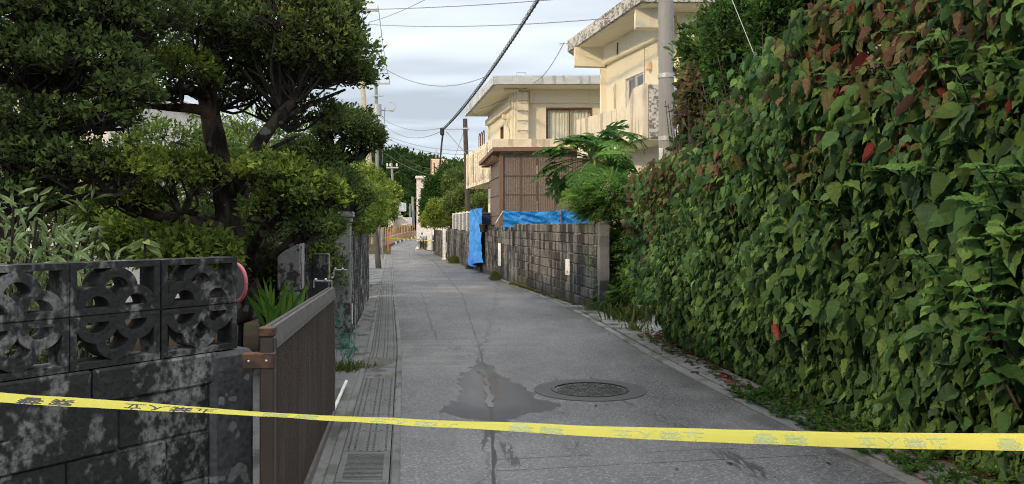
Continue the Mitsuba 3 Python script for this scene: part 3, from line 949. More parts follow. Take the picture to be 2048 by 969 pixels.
w2a, w2b = np.array([.06, 22.03]), np.array([-5.86, 60.0])
Mw2 = frame(w2a, w2b - w2a)
L2 = float(np.linalg.norm(w2b - w2a))
fw = thing('far_block_wall', 'long stained block wall with a pierced coping running down the lane behind the blue tarp', 'wall')
D2 = (w2b - w2a) / L2
segs = [(0, 7.8, -.20), (8.0, 20, -.28), (20.3, 26, -.25), (26.3, L2, -.40)]
cm, pm = [], []
for a, b, top in segs:
    bot = float(zg(22 + .99 * b)) - .1
    cm += coursed(Mw2, a, b, bot, top, .80, .205, .14, R, c=.01)
    for x in np.arange(a, b, 3.9):
        pm.append(moved(cbox(x, x + .16, -.16, .035, bot, top + .03, .008), Mw2))
part(fw, 'block_courses', cat(cm), 'streaked_block', kind='stuff')
part(fw, 'piers', cat(pm), 'streaked_block', kind='stuff')
br_ = []
for x in np.arange(.3, 9, .2):
    p = sbox(x, -.195, x + .19, -.06).difference(sbox(x + .04, -.165, x + .15, -.09))
    m = upright(p, .1)
    m.apply_translation((0, -.12, 0))
    br_.append(moved(m, Mw2))
part(fw, 'pierced_coping', cat(br_), 'dark_concrete', kind='stuff')
for x, z0, z1, w in ((6.0, -1.55, -.62, .20),):
    pass


def on_w2(y): return w2a + D2 * (y - w2a[1]) / D2[1]


for (u, v0, v1, lab) in ((1000, 487, 532, 'tall white strip plate on the far block wall right of the hanging blue tarp'), (893, 485, 505, 'small white plate near the far end of the block wall')):
    xy = min((np.r_[on_w2(y), y] for y in np.linspace(22.2, 59, 800)), key=lambda q: abs(1024 + 1577 * q[0] / q[1] - u))
    s_ = (xy[1] - 22.03) / D2[1]
    y = xy[1]
    k = thing('white_plate', lab, 'plate')
    scene[k] = mikit.ply(moved(cbox(s_ - .28, s_ + .28, .006, .03, (450 - v1) / 1577 * y, (450 - v0) / 1577 * y, .004), Mw2), 'off_white')
xy = min((np.r_[on_w2(y), y] for y in np.linspace(22.2, 59, 800)), key=lambda q: abs(1024 + 1577 * q[0] / q[1] - 898))
solo('marker_post', 'slender white concrete post standing against the far block wall', 'post', cat([cbox(xy[0] - .36, xy[0] - .17, xy[1] - .1, xy[1] + .1, float(zg(xy[1])), -.25, .02), cbox(xy[0] - .39, xy[0] - .14, xy[1] - .13, xy[1] + .13, float(zg(xy[1])) - .02, float(zg(xy[1])) + .08, .02)]), 'off_white')

hb = thing('hollow_block', 'grey hollow concrete block lying on the gravel at the end of the streaked wall', 'concrete block')
p = sbox(0, 0, .39, .10)
p = p.difference(unary_union([Point(.07 + .125 * k, .05).buffer(.032, 8) for k in range(3)]))
m = upright(p, .19)
m.apply_transform(frame((1.64, 13.75), (1, .05), float(zg(13.75)) - .0))
scene[hb] = mikit.ply(m, 'grey_concrete')

# ------------------------------------------------------------------ houses
def wall_plane(M, x0, x1, z0, z1, holes, t):
    """upright wall in the local xz plane with window openings, thickness t behind it (+y)"""
    p = sbox(x0, z0, x1, z1)
    for h in holes: p = p.difference(sbox(*h))
    return moved(upright(p, t), M)


def window(parent, M, x0, x1, z0, z1, mat, sashes=2, depth=.09, curtain=True, label=None, fw=.05):
    """frame, two sliding sashes with panes, curtain behind"""
    w = part(parent, 'window', moved(upright(sbox(x0, z0, x1, z1).difference(sbox(x0 + fw, z0 + fw, x1 - fw, z1 - fw)), .08), M @ np.array([[1, 0, 0, 0], [0, 1, 0, depth - .05], [0, 0, 1, 0], [0, 0, 0, 1.]])), mat, label=label)
    sw_ = (x1 - x0 - 2 * fw) / sashes
    for k in range(sashes):
        a, b = x0 + fw + k * sw_, x0 + fw + (k + 1) * sw_ + (.03 if k == 0 and sashes > 1 else 0)
        L = np.eye(4)
        L[1, 3] = depth + (.0 if k % 2 else .032)
        part(w, 'sash', moved(upright(sbox(a, z0 + fw, b, z1 - fw).difference(sbox(a + .04, z0 + fw + .045, b - .04, z1 - fw - .045)), .028), M @ L), mat)
        g = trimesh.Trimesh([(a + .04, 0, z0 + fw), (b - .04, 0, z0 + fw), (b - .04, 0, z1 - fw), (a + .04, 0, z1 - fw)], [(0, 1, 2), (0, 2, 3)], process=False)
        L[1, 3] += .014
        part(w, 'pane', moved(g, M @ L), 'pane_glass')
    if curtain:
        xs_ = np.linspace(x0 + fw, x1 - fw, 90)
        yv = depth + .17 + .035 * np.sin(xs_ * 46 + 1.5 * np.sin(xs_ * 9)) + .012 * np.sin(xs_ * 120)
        v = np.vstack([np.stack([xs_, yv, 0 * xs_ + z0 + .02], 1), np.stack([xs_, depth + .17 + (yv - depth - .17) * .7, 0 * xs_ + z1 - .05], 1)])
        i = np.arange(89)
        f = np.vstack([np.stack([i, i + 1, i + 91], 1), np.stack([i, i + 91, i + 90], 1)])
        part(w, 'curtain', moved(trimesh.Trimesh(v, f, process=False), M), 'curtain', True)
    part(w, 'dark_room', moved(bx(x0 - .2, x1 + .2, depth + .75, depth + .8, z0 - .2, z1 + .2), M), 'dark_inside')
    return w


h1 = thing('cream_house', 'cream house with a wide grey-edged flat roof and rung ladder behind the brown shed', 'house')
part(h1, 'roof', prism([(-.747, 31), (-2.42, 40.2), (7, 41), (7, 30.9)], 5.53, 5.86), 'grey_fascia')
part(h1, 'soffit', prism([(-.65, 31.1), (-2.28, 40.0), (6.9, 40.8), (6.9, 31.0)], 5.50, 5.527), 'cream_paint')
MF = frame((0, 32.2), (1, 0))
win = (1.39, 3.42, 3.29, 4.79)
part(h1, 'front_wall', wall_plane(MF, .2, 7, -2.2, 5.50, [win], .20), 'cream_paint')
Ms = frame((-1.2, 39.4), (.2 + 1.2, 32.2 - 39.4))    # local x towards the camera; local y = left of it = away from road -> outer face at y=0
Lsd = float(np.hypot(1.4, 7.2))
sidewin = (Lsd - 3.9, 3.3, Lsd - 3.0, 4.45)
part(h1, 'side_wall', wall_plane(Ms, 0, Lsd, -2.2, 5.50, [sidewin], .20), 'cream_paint')
part(h1, 'rear_wall', prism([(-1.19, 39.2), (-1.19, 39.4), (7, 39.6), (7, 39.4)], -2.2, 5.5), 'cream_paint')
part(h1, 'front_beam', cbox(.70, 7, 32.06, 32.198, 4.97, 5.498, .01), 'cream_paint')
part(h1, 'side_beam', moved(cat([cbox(.1, Lsd - .7, -.16, -.002, 4.92, 5.2, .01), cbox(Lsd - .86, Lsd - .7, -.16, -.002, 5.2, 5.49, .01)]), Ms), 'cream_paint')
part(h1, 'column', cbox(.19, .67, 31.84, 32.196, -2.2, 5.495, .012), 'cream_paint')
for z in (5.38, 4.98, 4.58, 4.18, 3.78):
    part(h1, 'ladder_rung', tube(spline([(.24, 31.84, z), (.24, 31.71, z), (.62, 31.71, z), (.62, 31.84, z)], 1), .016, 6), 'dark_trim')
part(h1, 'roof_rail', tube(spline([(.19, 31.02, 5.84), (.19, 31.02, 6.0), (.55, 31.02, 6.0), (.55, 31.02, 5.84)], 1), .016, 6), 'galvanised')
for q in (.10, .0):
    part(h1, 'downpipe', tube([(.12 - q * 1.0, 31.98 + q, 5.45), (.12 - q, 31.98 + q, 2.0)], .035 if q else .05, 8), 'cream_paint', 40)
part(h1, 'rain_head', cbox(-.33, .30, 31.7, 31.95, 5.36, 5.49, .04), 'cream_paint')
window(h1, MF, *[win[0], win[2], win[1], win[3]], 'brown_frame', 2, .09, True, 'brown-framed sliding window with pale pleated curtains')
window(h1, Ms, sidewin[0], sidewin[2], sidewin[1], sidewin[3], 'brown_frame', 1, .07, True, None, .04)
part(h1, 'wall_box', moved(cbox(Lsd - 2.6, Lsd - 2.35, -.16, -.002, 4.62, 4.86, .02), Ms), 'cream_paint')
part(h1, 'side_pipe', moved(tube(spline([(Lsd - 1.6, -.05, 4.5), (Lsd - 1.75, -.09, 4.2), (Lsd - 1.45, -.06, 3.9), (Lsd - 1.45, -.06, 2.4)], 4), .035, 6), Ms), 'cream_paint', True)
# balcony
bal = np.array([(-.77, 31.0), (-2.23, 38.2)])
Mb = frame(bal[1], bal[0] - bal[1])
Lb = float(np.linalg.norm(bal[1] - bal[0]))
part(h1, 'balcony_slab', prism([(-.77, 31), (-2.23, 38.2), (-1.1, 38.3), (.3, 32.2), (7, 32.2), (7, 31)], 1.74, 1.98), 'parapet')
part(h1, 'side_parapet', moved(cbox(0, Lb - .152, .0, .15, 1.985, 3.385, .015), Mb), 'parapet', label='rain-streaked balcony parapet facing the lane')
ribs = [moved(cbox(x, x + .16, -.035, -.002, 1.9, 3.2, .01), Mb) for x in np.arange(.3, Lb - .4, .52)]
for m in ribs: part(h1, 'parapet_rib', m, 'parapet')
part(h1, 'front_parapet', cbox(-.77, 7, 31.0, 31.15, 1.985, 3.38, .012), 'parapet')
part(h1, 'parapet_panel', moved(upright(sbox(.1, 2.5, 3.4, 3.08).difference(unary_union([Point(.3 + .42 * k, 2.95).buffer(.12, 10) for k in range(8)])), .03), frame((-.55, 30.968), (1, 0))), 'parapet')
for k in range(3):
    o = Lb - 2.5 - k * .55
    a = np.linspace(0, np.pi, 9)
    part(h1, 'iron_hoop', moved(tube(np.vstack([[(o - .2, .07, 3.36)], np.stack([o - .2 * np.cos(a), 0 * a + .07, 3.75 + .25 * np.sin(a)], 1), [(o + .2, .07, 3.36)]]), .02, 6), Mb), 'dark_trim', True)

h2 = thing('right_cream_house', 'two-storey cream house on the right with a lichen-blackened roof edge above the papaya tree', 'house')
part(h2, 'roof', prism([(3.25, 20), (1.82, 25.8), (2.4, 27.3), (11, 27.3), (11, 20)], 5.66, 6.02), 'weathered_fascia')
part(h2, 'soffit', prism([(3.32, 20.08), (1.92, 25.75), (2.5, 27.2), (10.9, 27.2), (10.9, 20.08)], 5.63, 5.657), 'cream_paint')
q0, q1 = np.array([2.95, 25.2]), np.array([4.12, 21.2])
M2 = frame(q0, q1 - q0)
Lq = float(np.linalg.norm(q1 - q0))
sx = lambda y: (25.2 - y) / 4.0 * Lq
w2 = (sx(23.66), 3.2, sx(22.40), 4.40)
part(h2, 'side_wall', wall_plane(M2, 0, Lq, -2.0, 5.63, [w2], .2), 'cream_paint')
part(h2, 'front_wall', cbox(4.12, 11, 21.2, 21.4, -2.0, 5.628, .01), 'cream_paint')
part(h2, 'rear_wall', prism([(2.96, 25.2), (2.9, 25.4), (11, 25.6), (11, 25.4)], -2.0, 5.63), 'cream_paint')
part(h2, 'side_beam', moved(cbox(.15, Lq, -.13, -.002, 5.07, 5.628, .012), M2), 'cream_paint')
part(h2, 'front_beam', cbox(4.95, 11, 21.06, 21.198, 4.75, 5.628, .012), 'cream_paint')
part(h2, 'front_column', cbox(4.42, 4.9, 20.9, 21.198, -2.0, 5.626, .012), 'cream_paint', label='square cream column at the front corner')
part(h2, 'corner_column', cbox(2.82, 3.06, 25.02, 25.3, -2, 5.0, .02), 'cream_paint')
for (x0, x1, y, zb0, zb1) in ((1.98, 2.95, 24.95, 5.03, 5.03), (3.22, 4.2, 20.5, 5.14, 5.14)):
    p = Polygon([(x0, zb0), (x1, zb0 - .02), (x1, 5.628), (x0, 5.628)])
    m = upright(p, .30)
    m.apply_translation((0, y, 0))
    part(h2, 'roof_bracket', m, 'cream_paint')
window(h2, M2, w2[0], w2[2], w2[1], w2[3], 'white_frame', 2, .03, False, 'white-framed sliding window behind the balcony', .045)
part(h2, 'wall_lamp', moved(cbox(sx(22.0) - .07, sx(22.0) + .07, -.16, -.002, 4.3, 4.55, .03), M2), 'peach_wall')
part(h2, 'wall_cable', moved(tube([(sx(23.9), -.14, 5.5), (sx(23.9), -.15, 5.15)], .025, 6), M2), 'dark_trim')
part(h2, 'wall_joint', moved(bx(sx(22.4) - .01, sx(22.4) + .01, -.006, -.001, 2.0, 5.06), M2), 'dark_trim')
part(h2, 'downpipe', moved(tube(spline([(.95, -.06, 4.35), (.9, -.10, 4.2), (.9, -.07, 3.9), (.9, -.07, 2.4)], 3), .035, 8), M2), 'cream_paint', True)
b0, b1 = np.array([2.11, 25.8]), np.array([3.46, 20.0])
M3 = frame(b0, b1 - b0)
L3 = float(np.linalg.norm(b1 - b0))
part(h2, 'balcony_slab', prism([(2.13, 25.8), (3.48, 20.02), (11, 20.02), (11, 21.2), (4.12, 21.2), (2.95, 25.2), (2.95, 25.8)], 2.16, 2.36), 'cream_paint')
p = Polygon([(0, 2.365), (L3 * .72, 2.365), (L3 * .72, 3.0), (L3 * .70, 3.24), (0, 3.42)])
part(h2, 'low_parapet', moved(upright(p, .14), M3), 'parapet', label='low balcony parapet with a pierced panel')
part(h2, 'parapet_post', moved(cbox(L3 * .60, L3 * .62, -.03, -.003, 2.2, 3.26, .008), M3), 'parapet')
_tp = upright(Polygon([(.69 * L3, 2.2), (L3 - .002, 2.2), (L3 - .002, 3.58), (.885 * L3, 3.57), (.865 * L3, 3.50)]), .13)
_tp.apply_translation((0, -.133, 0))
part(h2, 'tall_parapet', moved(_tp, M3), 'parapet', label='taller end block of the balcony')
part(h2, 'front_parapet', cbox(3.47, 11, 19.95, 20.1, 2.2, 3.57, .015), 'weathered_fascia', label='black-speckled front parapet behind the pole')
part(h2, 'antenna_stub', tube([(1.55, 25.9, 5.95), (1.95, 25.9, 5.95)], .018, 6), 'galvanised')

h3 = thing('pale_house', 'pale flat-roofed house glimpsed through the pruned trees on the left', 'house')
part(h3, 'wall', cbox(-15.5, -7.4, 14.5, 15.3, -1.7, 2.55, .02), 'white_wall')
part(h3, 'side_wall', cbox(-8.0, -7.41, 15.32, 25, -1.7, 2.55, .02), 'white_wall')
part(h3, 'roof', cbox(-16.2, -7.3, 14.1, 26, 2.56, 2.80, .03), 'white_wall')
part(h3, 'window', cbox(-12.4, -10.6, 14.46, 14.498, -.2, 1.2, .01), 'dark_inside')
h4 = thing('garden_house', 'two-storey white house standing behind the front garden', 'house')
part(h4, 'wall', cbox(-15, -7.6, -9.5, 5.5, -1.6, 4.6, .03), 'white_wall')
part(h4, 'roof', cbox(-15.6, -6.9, -10.2, 6.2, 4.61, 4.95, .03), 'grey_fascia')
# ------------------------------------------------------------------ shed, tarps, fence
sh = thing('corrugated_shed', 'tall brown corrugated metal shed with an overhanging lean-to roof behind the block walls', 'shed')
s0, s1 = np.array([-.346, 26.0]), np.array([-.80, 29.2])


def corr(M, x0, x1, z0, z1, pitch=.076, amp=.006):
    xs_ = np.arange(x0, x1, pitch / 4)
    yv = amp * np.sin(xs_ / pitch * 2 * np.pi)
    v = np.vstack([np.stack([xs_, yv, 0 * xs_ + z0], 1), np.stack([xs_, yv, 0 * xs_ + z1], 1)])
    n_ = len(xs_)
    i = np.arange(n_ - 1)
    return moved(trimesh.Trimesh(v, np.vstack([np.stack([i, i + 1, i + n_ + 1], 1), np.stack([i, i + n_ + 1, i + n_], 1)]), process=False), M)


Mfs = frame(s0, (1, 0))
Mss = frame(s1, s0 - s1)
Lss = float(np.linalg.norm(s1 - s0))
for z0, z1 in ((-1.7, .32), (.322, 1.0), (1.002, 1.62), (1.622, 2.34)):
    for k in range(3):
        part(sh, 'front_sheet', corr(Mfs @ np.array([[1, 0, 0, 0], [0, 1, 0, -.004 * (k % 2)], [0, 0, 1, 0], [0, 0, 0, 1.]]), .06 + k * 1.12, .06 + (k + 1) * 1.12, z0, z1), 'shed_brown')
    part(sh, 'side_sheet', corr(Mss, 0, Lss - .06, z0, z1), 'shed_brown')
for z in (.32, 1.0, 1.62):
    part(sh, 'lap_rail', cbox(-.28, 3.1, 25.966, 25.984, z - .012, z + .012, .003), 'dark_trim')
    part(sh, 'lap_rail', moved(cbox(0, Lss - .1, -.030, -.013, z - .012, z + .012, .003), Mss), 'dark_trim')
for k in range(1, 6):
    part(sh, 'seam', cbox(-.346 + .06 + k * .56, -.346 + .08 + k * .56, 25.970, 25.985, -1.7, 2.34, .003), 'dark_trim')
part(sh, 'corner_post', cbox(-.42, -.285, 25.93, 26.06, -1.7, 2.36, .01), 'shed_trim')
part(sh, 'roof', moved(trimesh.convex.convex_hull(np.array([(-.62, 25.7, 2.40), (3.3, 25.7, 2.42), (3.3, 25.7, 2.55), (-.62, 25.7, 2.53), (-1.25, 29.6, 2.22), (3, 29.6, 2.24), (3, 29.6, 2.36), (-1.25, 29.6, 2.34)])), np.eye(4)), 'shed_trim')
for k in range(5):
    y = 26.2 + k * .75
    x = -.346 - .142 * (y - 26)
    part(sh, 'rafter_end', cbox(x - .33, x - .02, y, y + .08, 2.12 + .0, 2.30 - .03 * k, .005), 'dark_trim')


def cloth(M, x0, x1, z0, z1, nx, nz, fn, t=.004):
    """sheet in the local xz plane displaced by fn(u, v, x, z) -> (dx, dy, dz), given a little thickness"""
    u, v = np.meshgrid(np.linspace(0, 1, nx), np.linspace(0, 1, nz), indexing='ij')
    x, z = x0 + (x1 - x0) * u, z0 + (z1 - z0) * v
    dx, dy, dz = fn(u, v, x, z)
    P = np.stack([x + dx, dy, z + dz], -1).reshape(-1, 3)
    i, j = np.meshgrid(np.arange(nx - 1), np.arange(nz - 1), indexing='ij')
    a = (i * nz + j).ravel()
    f = np.vstack([np.stack([a, a + nz, a + nz + 1], 1), np.stack([a, a + nz + 1, a + 1], 1)])
    return moved(trimesh.Trimesh(P, f, process=False), M)


def fold(u, v, k):
    q = np.stack([u * k[0], v * k[1], 0 * u + k[2]], -1)
    return meshkit.fbm(q, 4, int(k[2])) - .5


# tarp hanging over the wall
def hang(u, v, x, z):
    flare = (1 - v) ** 1.2
    dy = .10 + .12 * flare + .08 * np.sin(u * 12 + 2.2 * v + 2 * fold(u, v, (2, 3, 9))) * (.35 + flare) + .12 * fold(u, v, (5, 2.5, 3)) + .07 * fold(u + v * .7, v, (11, 9, 6))
    return (u - .5) * .35 * flare - .55 * (1 - v) * .55, dy, -.12 * np.sin(u * 5) * (1 - v) + .05 * fold(u, v, (4, 1, 5))


ht = thing('hanging_tarp', 'bright blue tarpaulin hanging down over the far block wall', 'tarpaulin')
yh = 30.4
xh = on_w2(yh)
sh_ = (yh - 22.03) / D2[1]
tx = Mw2
part(ht, 'drape', cloth(tx, sh_ + 2.2, sh_ - 1.9, -1.50, .62, 40, 60, lambda u, v, x, z: hang(u, v, x, z)), 'tarp_blue', True)


def banner(s):
    return lambda u, v, x, z: (0 * u, -.05 * np.sin(u * 13 + v * 7) * (1 - .5 * v) + .22 * fold(u + v * .8, v - u * .6, (6, 3, s)) + .04 * fold(u - v * .4, v, (13, 5, s + 2)), -.05 * np.sin(u * np.pi) + .03 * fold(u, v, (6, 1, s + 1)))


bt = thing('banner_tarp', 'long creased blue tarpaulin strung along the front of the brown shed', 'tarpaulin')
part(bt, 'sheet', cloth(frame((-.27, 24.0), (1, 0)), 0, 1.74, -.28, .44, 60, 24, banner(4)), 'tarp_blue', True)
part(bt, 'tail', cloth(frame((-.05, 23.9), (1, 0)), 0, .16, -.75, -.2, 8, 14, banner(8)), 'tarp_blue', True)
bt2 = solo('short_tarp', 'short blue tarpaulin half hidden behind the papaya and the feathery shrub', 'tarpaulin', cloth(frame((1.52, 24.1), (1, 0)), 0, 1.0, -.30, .47, 30, 20, banner(14)), 'tarp_blue', True)
part(bt, 'cord', tube([(-.27, 24.0, .42), (-.5, 24.1, .05)], .012, 5), 'off_white')
for x in (-.27, 1.49, 2.5):
    pass
fe = thing('white_rail_fence', 'white-posted metal fence with grey sheets on the wall behind the hanging tarp', 'fence')
e0, e1 = np.array([-1.55, 34.5]), np.array([-3.35, 45.0])
Mfe = frame(e1, e0 - e1)
Lfe = float(np.linalg.norm(e0 - e1))
for k in range(7):
    x = k * Lfe / 6
    part(fe, 'post', moved(cbox(x - .05, x + .05, -.05, .05, -.4, .66 - .0 * k, .008), Mfe), 'white_frame')
for k in range(6):
    part(fe, 'panel', moved(bx(k * Lfe / 6 + .055, (k + 1) * Lfe / 6 - .055, -.01, .01, -.3, .56), Mfe), 'grey_sheet')
part(fe, 'rail', moved(bx(0, Lfe, -.03, .03, .57, .62), Mfe), 'white_frame')
nv = solo('navy_crate', 'dark navy plastic crate standing behind the hanging blue tarp', 'crate', cat([cbox(-1.55, -.85, 32.2, 33.2, -.35, .50, .03), cbox(-1.58, -.82, 32.17, 33.23, .42, .46, .01)]), 'navy_box')
for (x, z1, lab) in ((-1.02, .02, 'black flower pot on the wall left of the shed corner'), (-.72, .0, 'second small black flower pot next to the shed corner')):
    c = trimesh.creation.revolve(np.array([(0, 0), (.11, 0), (.145, .24), (.155, .25), (.155, .28), (.13, .28), (.125, .2), (0, .2)]), sections=16)
    c.apply_translation((x, 28.0, -.28 + z1))
    solo('flower_pot', lab, 'flower pot', c, 'black_plastic', 30)

# ------------------------------------------------------------------ poles and wires
def insulator(p, h=.16, r=.05):
    c = trimesh.creation.revolve(np.array([(0, 0), (r * .5, 0), (r, h * .3), (r * .6, h * .4), (r, h * .6), (r * .6, h * .7), (r * .7, h), (0, h)]), sections=8)
    c.apply_translation(p)
    return c


rp = thing('right_utility_pole', 'stout grey concrete utility pole rising out of the leafy hedge on the right', 'utility pole')
PB, PT = np.array([2.57, 13.0, -1.6]), np.array([2.50, 13.0, 8.3])
part(rp, 'shaft', tube([PB, PB * .55 + PT * .45, PT], [.145, .125, .10], 24), 'pole_concrete', 60)
for z in (1.42, 2.45):
    c = PB + (PT - PB) * ((z - PB[2]) / (PT[2] - PB[2]))
    part(rp, 'band', tube([c - [0, 0, .035], c + [0, 0, .035]], .138, 24), 'galvanised', 60)
part(rp, 'tag', cbox(2.40, 2.46, 12.855, 12.868, .95, 1.25, .003), 'off_white')

p1 = thing('left_utility_pole', 'leaning beige utility pole behind the pruned tree with a crossarm near its top', 'utility pole')
A1, B1 = np.array([-5.58, 33, -1.85]), np.array([-6.65, 33, 10.3])
part(p1, 'shaft', tube([A1, A1 + (B1 - A1) * .28], [.125, .115], 14), 'pole_brown', 60, label='brown lower length of the pole')
part(p1, 'upper_shaft', tube([A1 + (B1 - A1) * .28, A1 + (B1 - A1) * .82, B1], [.113, .10, .085], 14), 'pole_beige', 60)
ca = at(725, 22, 33)
part(p1, 'crossarm', cbox(ca[0] - .78, ca[0] + .70, 32.84, 32.95, ca[2] - .05, ca[2] + .06, .01), 'galvanised')
part(p1, 'brace', tube([ca + [.35, -.1, -.05], ca + [-.18, -.1, -.75]], .022, 6), 'galvanised')
for dx in (-.7, -.05, .64):
    part(p1, 'insulator', insulator(ca + [dx, -.1, .06]), 'off_white', 30)
p2 = thing('transformer_pole', 'utility pole with a crossarm and transformer farther down the left side of the lane', 'utility pole')
y2 = 58.0
t2, g2 = at(752, 163, y2), at(757, 520, y2)
part(p2, 'shaft', tube([g2, t2], [.17, .11], 14), 'pole_concrete', 60)
part(p2, 'crossarm', cbox(at(738, 168, y2)[0], at(781, 168, y2)[0], y2 - .25, y2 - .12, t2[2] - .25, t2[2] - .13, .01), 'galvanised')
part(p2, 'lower_arm', cbox(at(746, 0, y2)[0], at(768, 0, y2)[0], y2 - .25, y2 - .14, at(0, 193, y2)[2] - .05, at(0, 193, y2)[2] + .05, .01), 'galvanised')
for dx in (-.5, .25, 1.0):
    part(p2, 'insulator', insulator(t2 + [dx, -.18, -.14], .22, .07), 'off_white', 30)
tc = at(757, 222, y2)
tm_ = trimesh.creation.cylinder(.30, .8, sections=16)
tm_.apply_translation(tc + [0, -.42, 0])
part(p2, 'transformer', tm_, 'galvanised', 40)
part(p2, 'switch_arm', cbox(tc[0] + .2, tc[0] + 1.15, y2 - .3, y2 - .18, tc[2] - .05, tc[2] + .05, .01), 'galvanised')
a = np.linspace(-.6, np.pi + .4, 12)
part(p2, 'switch_loop', tube(np.stack([tc[0] + 1.0 + .26 * np.sin(a), 0 * a + y2 - .25, tc[2] + .25 + .36 * np.cos(a)], 1), .025, 5), 'galvanised', True)
p3 = thing('far_utility_pole', 'slender pale utility pole with a short crossarm in front of the wooded hill', 'utility pole')
y3 = 118.0
part(p3, 'shaft', tube([at(790, 468, y3), at(783, 327, y3)], [.24, .16], 12), 'pole_concrete', 60)
part(p3, 'crossarm', cbox(at(773, 0, y3)[0], at(797, 0, y3)[0], y3 - .3, y3 - .15, at(0, 336, y3)[2] - .1, at(0, 336, y3)[2] + .1, .02), 'galvanised')
for du in (-9, -3, 10):
    part(p3, 'insulator', insulator(at(784 + du, 335, y3) + [0, -.2, .1], .5, .16), 'off_white', 30)
for (u0, v0, u1, v1, y, r, lab) in ((825, 394, 827, 456, 130, .2, 'shorter far pole just left of the white block of flats'), (820, 408, 820, 456, 150, .13, 'thinnest far pole beside the wooded hill'), (838, 378, 840, 485, 112, .15, 'grey far pole against the white block of flats')):
    solo('distant_pole', lab, 'pole', tube([at(u1, v1, y), at(u0, v0, y)], [r * 1.2, r], 10), 'pole_concrete', 60)
p5 = thing('dark_wood_pole', 'dark weathered pole with a bracket arm carrying the thick cable bundle', 'utility pole')
y5 = 44.0
xb = at(933, 0, y5)[0]
part(p5, 'shaft', tube([at(939, 530, y5), at(930, 238, y5)], [.15, .125], 12), 'pole_wood', 60)
part(p5, 'bracket', tube([at(884, 259, y5) + [0, -.15, 0], at(940, 259, y5) + [0, -.15, 0]], .028, 6), 'galvanised')
part(p5, 'strut', tube([at(893, 264, y5) + [0, -.15, 0], at(932, 308, y5) + [0, -.12, 0]], .025, 6), 'galvanised')
part(p5, 'splice_box', cbox(at(881, 0, y5)[0], at(889, 0, y5)[0], y5 - .32, y5 - .12, at(0, 272, y5)[2], at(0, 257, y5)[2], .04), 'black_plastic')
part(p5, 'drop_cable', tube(spline([at(886, 270, y5) + [0, -.2, 0], at(883, 300, y5) + [0, -.2, 0], at(879, 345, y5) + [0, -.1, 0]], 4), .05, 6), 'cable_black', True)
part(p5, 'collar', tube([at(931, 258, y5) + [0, 0, -.05], at(931, 258, y5) + [0, 0, .05]], .16, 12), 'galvanised')


def wire(lab, p, q, sag, r, mat='cable_grey', n=24, name='overhead_wire'):
    p, q = np.asarray(p, float), np.asarray(q, float)
    t = np.linspace(0, 1, n)[:, None]
    pts = p + (q - p) * t - np.array([0, 0, 1]) * 4 * sag * t * (1 - t)
    return solo(name, lab, 'wire', tube(pts, r, 5, False), mat, True)


# thick bundle with its spiral, from the dark pole to the right pole
p, q = at(886, 262, y5) + np.array([0, -.2, 0]), np.array([2.52, 13.0, 7.15])
t = np.linspace(0, 1, 60)[:, None]
pts = p + (q - p) * t - np.array([0, 0, 1]) * 4 * .55 * t * (1 - t)
cb = thing('cable_bundle', 'thick black cable bundle wound with a spiral, swooping from the dark pole', 'cable')
part(cb, 'core', tube(pts, .030, 8, False), 'cable_black', True)
part(cb, 'messenger', tube(pts + [0, 0, .09], .012, 5, False), 'cable_grey', True)
tt = np.linspace(0, 1, 1100)[:, None]
pp_ = p + (q - p) * tt - np.array([0, 0, 1]) * (4 * .55 * tt * (1 - tt) - .04)
side = unit(np.cross(q - p, [0, 0, 1.0])[None])[0]
ph = tt * 2 * np.pi * 95
part(cb, 'spiral', tube(pp_ + .065 * (np.cos(ph) * side + np.sin(ph) * np.array([0, 0, 1])), .009, 4, False), 'cable_grey', True)

H2R = np.array([1.9, 25.75, 5.95])
H1R = np.array([-.9, 31.05, 5.9])
wire('topmost wire running from the left crossarm across the sky to the right', at(700, 20, 32.9), at(1300, -18, 24), .12, .014)
wire('level wire from the left pole to the lichen-edged roof of the right house', at(706, 47, 32.9), at(1218, 37, 22.0), .18, .012)
wire('thin wire climbing steeply from the left pole out of the top of the sky', at(738, 45, 32.9), at(900, -28, 25), .12, .010)
wire('slack service wire sagging to the roof corner of the cream house', at(741, 118, 33), H1R, .75, .013)
wire('thin wire between the two roofs of the cream houses', H2R + [-.2, 0, 0], at(1068, 166, 31), .2, .012)
wire('faint wire slanting over the front of the farther cream house', at(1068, 166, 31), at(960, 218, 36), .1, .010)
for k, (ua, ub) in enumerate(((699, 742), (722, 757), (757, 780))):
    wire(('leftmost', 'middle', 'rightmost')[k] + ' of the three line wires between the two crossarms on the left', at(ua, 17, 32.9), at(ub, 163, y2 - .2), .5, .014)
for k, (a_, b_, s_, lab) in enumerate((((758, 232, y2), (884, 256, y5), .5, 'upper telephone wire from the transformer pole to the dark pole'), ((758, 240, y2), (884, 262, y5), .8, 'second telephone wire from the transformer pole, just under the upper one'), ((758, 265, y2), (1000, 300, 40), .5, 'lower wire passing behind the dark pole towards the cream house'), ((758, 269, y2), (930, 309, y5), .4, 'lowest taut wire ending at the strut of the dark pole'), ((758, 272, y2), (868, 336, 100), .8, 'faint wire descending from the transformer pole to the white tower'), ((760, 300, 118), (905, 356, 116), 1.0, 'faintest wire low over the wooded hill'))):
    wire(lab, at(*a_), at(*b_), s_, .015 if k < 4 else .022)
wire('vertical service wire dropping from the switch loop of the transformer pole', at(770, 215, y2 - .3), at(764, 330, y2 - .3), 0, .025)
wire('guy wire beside the dark pole slanting to the wall', at(928, 262, y5), at(904, 330, y5), 0, .012)
wire('single pale wire slanting down into the red-tinted leaves of the hedge', at(1452, -30, 9.0), at(1533, 170, 8.2), 0, .0045, 'galvanised')

